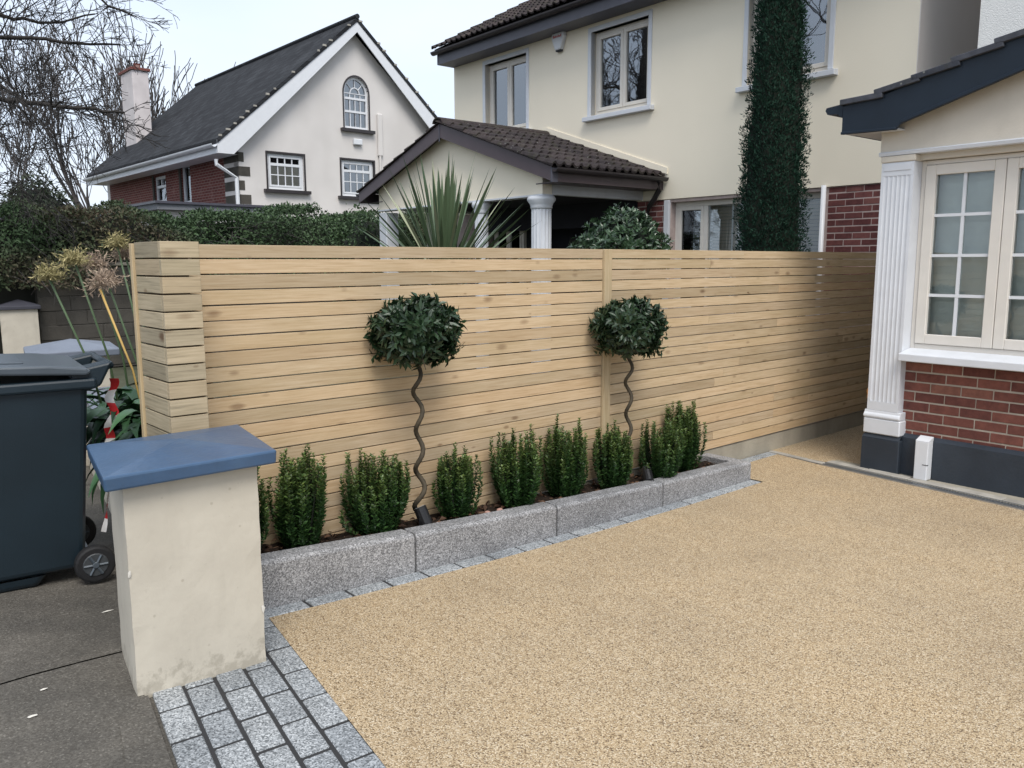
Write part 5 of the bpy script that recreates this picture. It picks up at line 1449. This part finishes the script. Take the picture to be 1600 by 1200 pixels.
for i in range(110):
    q = i / 109
    el = R(86 - 72 * q + r6.uniform(-8, 8)); az = i * 2.39996 + r6.uniform(-.2, .2)
    pale = r6.random() < (0.10 + 0.25 * q)
    me = variants[3] if pale else variants[(0 if q < 0.3 else r6.choice([1, 2]))]
    o = link('leaf', me, yu, (0.04 * math.cos(az), 0.04 * math.sin(az), 1.56 - 0.16 * q))
    o.rotation_euler = (r6.uniform(-.4, .4), -el, az); k = r6.uniform(0.72, 1.0) * (1.0 if q < 0.7 else 0.85); o.scale = (k, 1, 1)

rs_ = thing('round_shrub', 'rounded glossy evergreen shrub above the fence in front of the brown downpipe', 'shrub', W(5.98, 5.2, 0), ROT_ST)
MB().tube([(0, 0, 0), (0.02, 0, 1.2)], [0.03, 0.025], 8).build('trunk', MT['stem'], rs_)
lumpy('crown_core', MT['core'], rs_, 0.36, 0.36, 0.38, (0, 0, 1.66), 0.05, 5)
bay_ball(rs_, (0, 0, 1.66), 0.475, 0.475, 12000, 33, 0.068, 'laurel_leaf', 1.0)

cy = thing('cypress', 'tall narrow dark cypress in front of the cream wall', 'cypress', N0 + Matrix.Rotation(ROT_H, 3, 'Z') @ Vector((-1.085, -1.0, 0)), 0)
MB().tube([(0, 0, 0), (0, 0, 5.4)], [0.07, 0.02], 8).build('trunk', MT['bark'], cy)
def cyp_r(z, a):
    base = np.interp(z, [0, 0.5, 1.8, 3.0, 4.2, 5.0, 5.7, 6.15], [0.27, 0.345, 0.355, 0.315, 0.245, 0.165, 0.085, 0.01])
    return base * (1 + 0.07 * np.sin(3 * a + z * 2.3) + 0.06 * np.sin(5 * a - z * 4.1) + 0.05 * np.sin(2 * a + z * 9))
r = np.random.default_rng(77); n = 64000
z = r.uniform(0.05, 6.15, n) ; a = r.uniform(0, 6.283, n)
tuft = 0.06 * np.clip(np.sin(a * 9 + np.floor(z * 6) * 2.1) * np.sin(z * 17 + a * 3), -0.3, 1)
rad = cyp_r(z, a) * r.uniform(0.82, 1.03, n) + tuft * 1.1
P = np.stack([rad * np.cos(a), rad * np.sin(a), z], 1)
out_ = np.stack([np.cos(a), np.sin(a), np.zeros(n)], 1)
dd = unit(out_ * r.uniform(0.1, 0.9, n)[:, None] + np.array([0, 0, 0.8]) + 0.7 * rand_dirs(n, r))
leaf_object('crown', P, dd, unit(out_ + 0.6 * rand_dirs(n, r)), r.uniform(0.022, 0.055, n), r.uniform(0.009, 0.018, n), MT['cypress_leaf'], cy, tip=0.4)
mb = MB(); n_, m_ = 30, 16
for i in range(n_ + 1):
    zz = 0.1 + 5.9 * i / n_
    for j in range(m_):
        aa = 6.283 * j / m_; q = float(cyp_r(zz, aa)) * 0.84
        mb.v.append((q * math.cos(aa), q * math.sin(aa), zz))
for i in range(n_):
    for j in range(m_): mb.f.append((i * m_ + j, i * m_ + (j + 1) % m_, (i + 1) * m_ + (j + 1) % m_, (i + 1) * m_ + j)); mb.m.append(0)
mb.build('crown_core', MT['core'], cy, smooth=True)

# shrubs of the neighbour's garden left of the porch
def leafy_mass(name, lab, cat, loc, rx, ry, rzz, zc, n, seed, mat, L=0.07, core='core', grp=None, rotz=ROT_ST):
    t = thing(name, lab, cat, loc, rotz, grp)
    MB().tube([(0, 0, 0), (0.02, 0.03, zc)], [0.05, 0.03], 6).build('trunk', MT['bark'], t)
    lumpy('crown_core', MT[core], t, rx * 0.8, ry * 0.8, rzz * 0.8, (0, 0, zc), 0.12, seed)
    r = np.random.default_rng(seed); d0 = rand_dirs(n, r)
    lump = 1 + 0.13 * np.sin(d0[:, 0] * 6 + seed) + 0.11 * np.sin(d0[:, 1] * 7 + seed * 2) + 0.10 * np.sin(d0[:, 2] * 8 + seed)
    P = d0 * (lump * r.uniform(0.72, 1.08, n))[:, None] * np.array([rx, ry, rzz]) + np.array([0, 0, zc])
    leaf_object('crown', P, unit(d0 * 0.6 + rand_dirs(n, r)), unit(d0 + 0.8 * rand_dirs(n, r)), r.uniform(0.6, 1.2, n) * L, r.uniform(0.35, 0.6, n) * L, MT[mat], t)
    return t
leafy_mass('dark_shrub', 'dark evergreen shrub left of the neighbour porch column', 'shrub', N0 + Matrix.Rotation(ROT_H, 3, 'Z') @ Vector((-9.3, -1.6, 0)), 0.75, 0.6, 1.25, 1.35, 3500, 3, 'hedge_leaf', 0.09)
leafy_mass('evergreen_tree', 'round evergreen tree beyond the hedge at the far left', 'tree', (-13.6, 24.0, 0), 1.0, 1.0, 1.2, 2.75, 5000, 8, 'ever_leaf', 0.13)

# ------------------------------------------------------------------ hedge on the wall
hd = thing('hedge', 'long overgrown dark hedge above the block wall at the left', 'hedge', W(2.6, 14.3, 0), ROT_ST)
r = np.random.default_rng(15); n = 44000; LX = 9.0
x = r.uniform(-1.2, LX, n); face = r.random(n)
topz = lambda xx: 2.38 + 0.07 * np.sin(xx * 1.7) + 0.08 * np.sin(xx * 4.1 + 1) + 0.05 * np.sin(xx * 9) + 0.03 * xx
tz = topz(x)
z = np.where(face < 0.62, r.uniform(1.30, 2.5, n), tz + r.uniform(-0.08, 0.09, n)); z = np.minimum(z, tz + 0.06)
bul = 0.12 * np.sin(x * 2.3 + z * 3) + 0.10 * np.sin(x * 5.1 - z * 4)
y = np.where(face < 0.62, -0.22 + bul + r.uniform(-0.09, 0.12, n), r.uniform(-0.2, 0.9, n))
P = np.stack([x, y, z], 1)
outn = np.where((face < 0.62)[:, None], np.array([0, -1, 0.2]), np.array([0, -0.2, 1.0]))
brown = np.clip(np.sin(x * 0.9 + 0.4) * 1.2 + np.sin(z * 5 + x * 2.0) * 0.5 - 0.35 + (2.0 - z) * 0.6, 0, 1) * r.uniform(0.2, 1.0, n)
leaf_object('foliage', P, unit(outn * 0.5 + rand_dirs(n, r)), unit(outn + 0.8 * rand_dirs(n, r)), r.uniform(0.04, 0.09, n), r.uniform(0.02, 0.042, n), MT['hedge_leaf'], hd, brown)
mb = MB(); ncs = 60
for i in range(ncs + 1):
    xx = -1.2 + (LX + 1.2) * i / ncs; tzz = float(topz(np.array(xx))) - 0.12
    yb = 0.05 + 0.06 * math.sin(xx * 3)
    mb.v += [(xx, yb, 0.2), (xx, yb - 0.05, 1.9), (xx, yb + 0.1, tzz), (xx, 0.9, tzz), (xx, 0.95, 0.2)]
for i in range(ncs):
    for j in range(4): mb.f.append((i * 5 + j, (i + 1) * 5 + j, (i + 1) * 5 + j + 1, i * 5 + j + 1)); mb.m.append(0)
mb.build('hedge_core', MT['core_hedge'], hd, smooth=True)
mb = MB(); r7 = random.Random(4)
for i in range(160):
    x0 = r7.uniform(-1, 5.5); z0 = r7.uniform(1.4, 2.3)
    p = Vector((x0, -0.25, z0)); path = [p]
    d = Vector((r7.uniform(-1, 1), r7.uniform(-.8, .1), r7.uniform(-.6, .9))).normalized()
    for k in range(4):
        d = (d + Vector((r7.uniform(-.3, .3), r7.uniform(-.2, .1), -0.18))).normalized(); p = p + d * 0.14; path.append(p)
    mb.tube(path, [0.006, 0.005, 0.004, 0.003, 0.002], 3, cap=False)
mb.build('bramble_twigs', MT['bark_far'], hd)

# ------------------------------------------------------------------ agapanthus by the fence end
ag = thing('agapanthus', 'clump of agapanthus with dried seed heads beside the fence pier', 'plant', W(1.44, 4.60, 0.60), ROT_ST)
def strap_leaf(L, w):
    mb = MB(); n = 8
    for i in range(n + 1):
        q = i / n; ww = w * min(1, (1 - q) * 4 + 0.03) * (0.8 + 0.2 * math.sin(q * 3.1))
        a = R(70) - q * R(125); 
        if i == 0: x = z = 0.0
        else: x += L / n * math.cos(a); z += L / n * math.sin(a)
        mb.v += [(x, -ww / 2, z + ww * 0.2), (x, 0, z), (x, ww / 2, z + ww * 0.2)]
    for i in range(n):
        a = i * 3; mb.f += [(a, a + 3, a + 4, a + 1), (a + 1, a + 4, a + 5, a + 2)]; mb.m += [0, 0]
    return mb.mesh('leaf', MT['agap_leaf'], smooth=True)
sv = [strap_leaf(0.50, 0.048), strap_leaf(0.42, 0.042), strap_leaf(0.58, 0.052)]
r8 = random.Random(12)
for i in range(230):
    az = r8.uniform(0, 6.28)
    o = link('leaf', sv[i % 3], ag, (r8.uniform(-.16, .15), r8.uniform(-.45, .5), r8.uniform(0.02, .22)))
    o.rotation_euler = (r8.uniform(-.4, .4), r8.uniform(-.35, .45), az); k = r8.uniform(0.7, 1.15); o.scale = (k, 1, k)
def agp(px_s, px_y, px_z):           # point given in fence frame
    return Vector((px_s - 1.44, px_y - 4.60, px_z - 0.60))
def umbel(p1, d0, r, kind, par):
    nn = len(d0); Lp = r.uniform(0.028, 0.078, nn) * (1 + 0.25 * np.sin(d0[:, 0] * 4 + d0[:, 1] * 3))
    d0 = unit(d0 + 0.25 * rand_dirs(nn, r)); base = np.tile(np.array(p1), (nn, 1)) + r.normal(0, 0.006, (nn, 3))
    ends = base + d0 * Lp[:, None]; dn = unit(d0 * 0.7 + 0.8 * rand_dirs(nn, r) + np.array([0, 0, -0.25]))
    pos = np.concatenate([base, ends, ends]); dr_ = np.concatenate([d0, dn, unit(dn + 0.6 * rand_dirs(nn, r))])
    ln = np.concatenate([Lp, r.uniform(0.012, 0.045, nn), r.uniform(0.012, 0.035, nn)]); wd = np.concatenate([np.full(nn, 0.0022), r.uniform(0.003, 0.008, nn), r.uniform(0.002, 0.006, nn)])
    return leaf_object('seed_head', pos, dr_, rand_dirs(3 * nn, r), ln, wd, MT['green_umbel' if kind == 'g' else 'dry_umbel'], par, tip=0.6)
heads = [((1.30, 4.80, 0.62), (1.03, 4.75, 1.585), 'g', 'stalk'), ((1.38, 4.85, 0.6), (1.17, 4.80, 1.66), 'g', 'stalk'), ((1.45, 4.9, 0.6), (1.29, 4.90, 1.64), 'd', 'stalk'), ((1.50, 4.75, 0.6), (1.31, 4.75, 1.55), 'd', 'stalk'), ((1.42, 4.55, 0.62), (1.24, 4.65, 1.53), 'd', 'stalk_y'), ((1.72, 5.3, 0.5), (1.56, 5.25, 1.69), 'd', 'stalk'), ((1.66, 5.25, 0.5), (1.50, 5.2, 1.76), 'g', 'stalk')]
for i, (b_, t_, kind, sm_) in enumerate(heads):
    p0, p1 = agp(*b_), agp(*t_); mid = (p0 + p1) / 2 + Vector((0.03, 0, 0.02))
    st_ = MB().tube([p0, mid, p1], [0.0075, 0.006, 0.0055] if sm_ == 'stalk' else [0.004, 0.0055, 0.006], 6).build('stalk', MT[sm_], ag, smooth=True)
    if sm_ == 'stalk_y': continue
    r = np.random.default_rng(60 + i); nn = 230
    d0 = rand_dirs(nn, r); d0[:, 2] = np.abs(d0[:, 2]) * 1.0 - 0.15 + 0.2; d0 = unit(d0)
    umbel(p1, d0, r, kind, st_)
p1 = agp(1.24, 4.65, 1.55)
r = np.random.default_rng(90); nn = 120; d0 = unit(rand_dirs(nn, r) + np.array([0, 0, .5]))
umbel(p1, d0, r, 'd', st_)

# ------------------------------------------------------------------ wheelie bin
bz = g(0.8) + 0.0
bang = R(90 - 54.97)
bin_o = Vector((-2.322, 3.534, 0.15))        # point of the lower near side edge
bdir = Vector((math.cos(bang), math.sin(bang), 0)); bn = Vector((-math.sin(bang), math.cos(bang), 0))
wb = thing('wheelie_bin', 'dark green grey wheelie bin standing at the left edge', 'wheelie bin', bin_o + bdir * (0.36 - 0.60) + bn * 0.02, bang)
# x: from front (street) to rear (handle, wheels); y: 0 near side to 0.56 far side
bb0 = [(0.02, 0.03, 0.06), (0.60, 0.03, 0.06), (0.60, 0.51, 0.06), (0.02, 0.51, 0.06)]
bt0 = [(-0.06, -0.03, 0.96), (0.665, -0.03, 0.96), (0.665, 0.57, 0.96), (-0.06, 0.57, 0.96)]
body = MB().hexa(bb0 + bt0)
body.add([(0.02, 0.05, 0.0), (0.40, 0.05, 0.0), (0.40, 0.49, 0.0), (0.02, 0.49, 0.0)] + [(0.02, 0.035, 0.059), (0.44, 0.035, 0.059), (0.44, 0.505, 0.059), (0.02, 0.505, 0.059)], [(0, 3, 2, 1), (0, 1, 5, 4), (1, 2, 6, 5), (2, 3, 7, 6), (3, 0, 4, 7)])
body.build('body', MT['bin'], wb, bevel=0.03, seg=3)
rim = MB().hexa([(-0.085, -0.055, 0.935), (0.70, -0.055, 0.935), (0.70, 0.595, 0.935), (-0.085, 0.595, 0.935), (-0.085, -0.055, 0.985), (0.70, -0.055, 0.985), (0.70, 0.595, 0.985), (-0.085, 0.595, 0.985)])
rim.build('rim', MT['bin'], wb, bevel=0.012, seg=2)
lid = MB()
# lid propped a little open, hinged at the rear
prof = [(-0.11, 1.040), (-0.11, 1.060), (-0.06, 1.070), (0.15, 1.070), (0.50, 1.056), (0.66, 1.034), (0.68, 1.016), (0.66, 1.000), (0.30, 1.026)]
lid.prism_y(prof[::-1], -0.065, 0.605)
lid.build('lid', MT['bin_lid'], wb, bevel=0.014, seg=2)
MB().prism_y([(0.10, 1.079), (0.42, 1.067), (0.42, 1.056), (0.10, 1.068)], 0.06, 0.48).build('lid_panel', MT['bin_lid'], wb, bevel=0.004)
for yy0 in (-0.02, 0.44):
    MB().hexa([(0.60, yy0, 0.90), (0.72, yy0, 0.94), (0.72, yy0 + .12, 0.94), (0.60, yy0 + .12, 0.90), (0.60, yy0, 1.02), (0.78, yy0, 1.055), (0.78, yy0 + .12, 1.055), (0.60, yy0 + .12, 1.02)]).build('handle_bracket', MT['bin'], wb, bevel=0.012, seg=2)
MB().tube([(0.765, -0.01, 1.035), (0.765, 0.55, 1.035)], 0.018, 8).build('handle', MT['bin'], wb, smooth=True)
for y_ in (-0.045, 0.53):
    wl = MB().tube([(0.635, y_, 0.090), (0.635, y_ + 0.05, 0.090)], 0.090, 24).build('wheel', MT['rubber'], wb, bevel=0.012, seg=2)
    MB().tube([(0.635, y_ - 0.004, 0.090), (0.635, y_ + 0.02, 0.090)], 0.058, 20).build('rim_disc', MT['hub'], wl, bevel=0.006)
    MB().tube([(0.635, y_ - 0.012, 0.090), (0.635, y_ + 0.02, 0.090)], 0.016, 10).build('hub', MT['bin_lid'], wl, bevel=0.003)
    m = MB()
    for k in range(6):
        a = k * math.pi / 3; c_, s_k = math.cos(a), math.sin(a)
        m.tube([(0.635 + 0.016 * c_, y_ - 0.007, 0.09 + 0.016 * s_k), (0.635 + 0.052 * c_, y_ - 0.007, 0.09 + 0.052 * s_k)], 0.006, 4)
    m.build('spoke', MT['bin_lid'], wl)
MB().tube([(0.635, -0.03, 0.09), (0.635, 0.56, 0.09)], 0.010, 6).build('axle', MT['steel'], wb)

# barrier tape
def ribbon(pts, w, seed):
    mb = MB(); r_ = random.Random(seed); n = len(pts)
    for i, (p, tw) in enumerate(pts):
        p = Vector(p); d = Vector((math.cos(tw), math.sin(tw), 0.1 * math.sin(tw * 3)))
        mb.v += [tuple(p - d * w / 2), tuple(p + d * w / 2)]
    for i in range(n - 1): mb.f.append((2 * i, 2 * i + 1, 2 * i + 3, 2 * i + 2)); mb.m.append(i // 3 % 2)
    return mb
MT['tape_red'] = paint('tape_red', (0.50, 0.025, 0.03, 1), 0.35, 0.1, 20, 0.0); MT['tape_white'] = paint('tape_white', (0.72, 0.70, 0.68, 1), 0.35, 0.1, 20, 0.0)
tpw = thing('barrier_tape', 'red and white barrier tape hanging over the low wall by the bin', 'tape', W(1.12, 4.30, 0.76), ROT_ST)
pts = []
for i in range(19):
    q = i / 18; pts.append(((0.06 - 0.05 * q + 0.012 * math.sin(q * 17), 0.02 * math.sin(q * 9), 0.34 - 0.36 * q), 0.5 * math.sin(q * 11) - 0.3))
ribbon(pts, 0.042, 1).build('tape', [MT['tape_red'], MT['tape_white']], tpw, smooth=True)
pts = []
for i in range(19):
    q = i / 18; pts.append(((-0.045 + 0.02 * math.sin(q * 4), -0.12 + 0.04 * q + 0.01 * math.sin(q * 13), 0.02 - 0.42 * q), 1.5 + 0.5 * math.sin(q * 8)))
ribbon(pts, 0.036, 2).build('tape', [MT['tape_red'], MT['tape_white']], tpw, smooth=True)

# ------------------------------------------------------------------ bare trees
def grow(mb_big, mb_twig, p, d, L, rad, lvl, r, maxl, spread, trop, twig_r=0.004):
    n = 5 if lvl < 2 else 4; path = [p.copy()]; rads = [rad]; seg = L / n
    kids = []
    for i in range(n):
        d = (d + Vector((r.uniform(-1, 1), r.uniform(-1, 1), r.uniform(-1, 1))) * 0.20 + Vector((0, 0, trop))).normalized()
        p = p + d * seg; path.append(p.copy()); rads.append(max(twig_r, rad * (1 - 0.75 * (i + 1) / n)))
        if lvl < maxl:
            k = (2 if r.random() < 0.46 else 1) if i > 0 else 0
            for _ in range(k):
                side = Vector((r.uniform(-1, 1), r.uniform(-1, 1), r.uniform(-.6, .8)))
                dd = (d + side.normalized() * spread).normalized()
                kids.append((p.copy(), dd, L * r.uniform(0.42, 0.68), max(twig_r, rads[-1] * 0.62)))
    (mb_big if lvl < 3 else mb_twig).tube(path, rads, 6 if lvl == 0 else (5 if lvl == 1 else 3), cap=(lvl < 2))
    for (a, b, c, e) in kids: grow(mb_big, mb_twig, a, b, c, e, lvl + 1, r, maxl, spread, trop, twig_r)

def bare_tree(lab, loc, h, seed, maxl=4, spread=0.75, trop=0.12, stems=4, rad=0.16, twig=0.006, mat='bark_far', grp='bare winter trees', lean=None):
    r = random.Random(seed); t = thing('bare_tree', lab, 'tree', loc, 0, grp)
    mbt = MB(); mbb = MB(); mbw = MB()
    mbt.tube([(0, 0, -0.1), (0.05, 0.02, h * 0.1), (0, 0, h * 0.2)], [rad * 1.3, rad, rad * 0.9], 8)
    for i in range(stems):
        a = 6.283 * i / stems + r.uniform(-.4, .4)
        d = Vector((math.cos(a) * 0.55, math.sin(a) * 0.55, 1.0)).normalized()
        grow(mbb, mbw, Vector((0, 0, h * r.uniform(0.12, 0.2))), d, h * r.uniform(0.5, 0.66), rad * 0.6, 1, r, maxl, spread, trop, twig)
    mbt.build('trunk', MT[mat], t, smooth=True); mbb.build('branches', MT[mat], t, smooth=True); struct(mbw.build('twigs', MT[mat], t), 'stuff')
    return t
bare_tree('bare fan shaped tree standing behind the pale chimney', (-17.2, 36.0, 0), 9.2, 3, 4, 0.55, 0.16, 10, 0.22, 0.017)
bare_tree('bare slender tree rising behind the round evergreen at the far left', (-20.5, 33.0, 0), 8.5, 5, 4, 0.6, 0.14, 4, 0.14, 0.014)
# tree whose limbs reach in from the left
bt = thing('overhanging_tree', 'dark bare limbs reaching into the sky from the upper left', 'tree', (-12.2, 13.2, 0), 0)
def pxw(px, py, D):                   # direction of view turned into a place D metres ahead
    x, y = (px - 800) / 1282, (py - 600) / 1282; c, s_ = math.cos(R(8.44)), math.sin(R(8.44))
    d = Vector((x, c - y * s_, -(s_ + y * c))); return Vector((0, 0, 1.66)) + d * (D / d.y) - bt.location
mbt, mbb, mbw = MB(), MB(), MB(); r = random.Random(31)
mbt.tube([(0, 0, 0), (0.1, 0, 1.6), (0.0, 0.1, 3.4), (-0.1, 0.1, 6.0), (0, 0, 9)], [0.34, 0.28, 0.25, 0.18, 0.08], 10)
limbs = [([(-330, 150, 13.2), (-120, 75, 13.2), (0, 57, 13.4), (95, 62, 13.8), (190, 68, 14.2)], 0.055), ([(-330, 260, 13.2), (-120, 175, 12.8), (0, 153, 12.6), (62, 160, 12.4), (130, 168, 12.3), (195, 174, 12.2)], 0.060),
         ([(-330, 80, 13.2), (-150, 10, 14), (0, 22, 14.6), (80, 35, 15), (150, 20, 15.5)], 0.05), ([(-330, 240, 13.2), (-80, 110, 12), (0, 128, 11.8), (47, 168, 11.6), (82, 214, 11.4)], 0.032), ([(-330, 60, 13.2), (-100, -60, 13.5), (40, -40, 13.7), (140, -10, 14), (205, 20, 14.2)], 0.05),
         ([(-330, 280, 13.2), (-100, 230, 12.2), (0, 205, 12), (30, 250, 11.9), (60, 300, 11.8)], 0.022)]
for pts, rad in limbs:
    P3 = [pxw(*p) for p in pts]
    fine = []
    for i in range(len(P3) - 1):
        for q in range(4): fine.append(P3[i].lerp(P3[i + 1], q / 4) + Vector((r.uniform(-1, 1), r.uniform(-1, 1), r.uniform(-1, 1))) * 0.03)
    fine.append(P3[-1]); m = len(fine)
    rads = [max(0.008, rad * (1 - 0.72 * i / (m - 1))) for i in range(m)]
    mbb.tube(fine, rads, 6)
    for i in range(2, m):
        for _ in range(1 if i % 2 else 2):
            d = (fine[i] - fine[i - 1]).normalized()
            dd = (d * 0.7 + Vector((r.uniform(-.8, .8), r.uniform(-.9, .9), r.uniform(-.9, .8)))).normalized()
            grow(mbb, mbw, fine[i].copy(), dd, r.uniform(0.5, 1.3) * (1.05 - 0.6 * i / m), max(0.006, rads[i] * 0.45), 2, r, 4, 0.75, 0.0, 0.0042)
mbt.build('trunk', MT['bark'], bt, smooth=True); mbb.build('branches', MT['bark'], bt, smooth=True); struct(mbw.build('twigs', MT['bark'], bt), 'stuff')
# trees across the street, seen in the upper windows
for i, (x, y, h, sd2) in enumerate(((-15.5, 9.0, 12, 14), (-20, 15.0, 13, 15))):
    t0 = bare_tree('large bare street tree across the road, mirrored in the cream house windows' if i == 0 else 'second large bare street tree across the road, mirrored in the cream house windows', (x, y, 0), h, sd2, 4, 0.7, 0.10, 5, 0.3, 0.016)
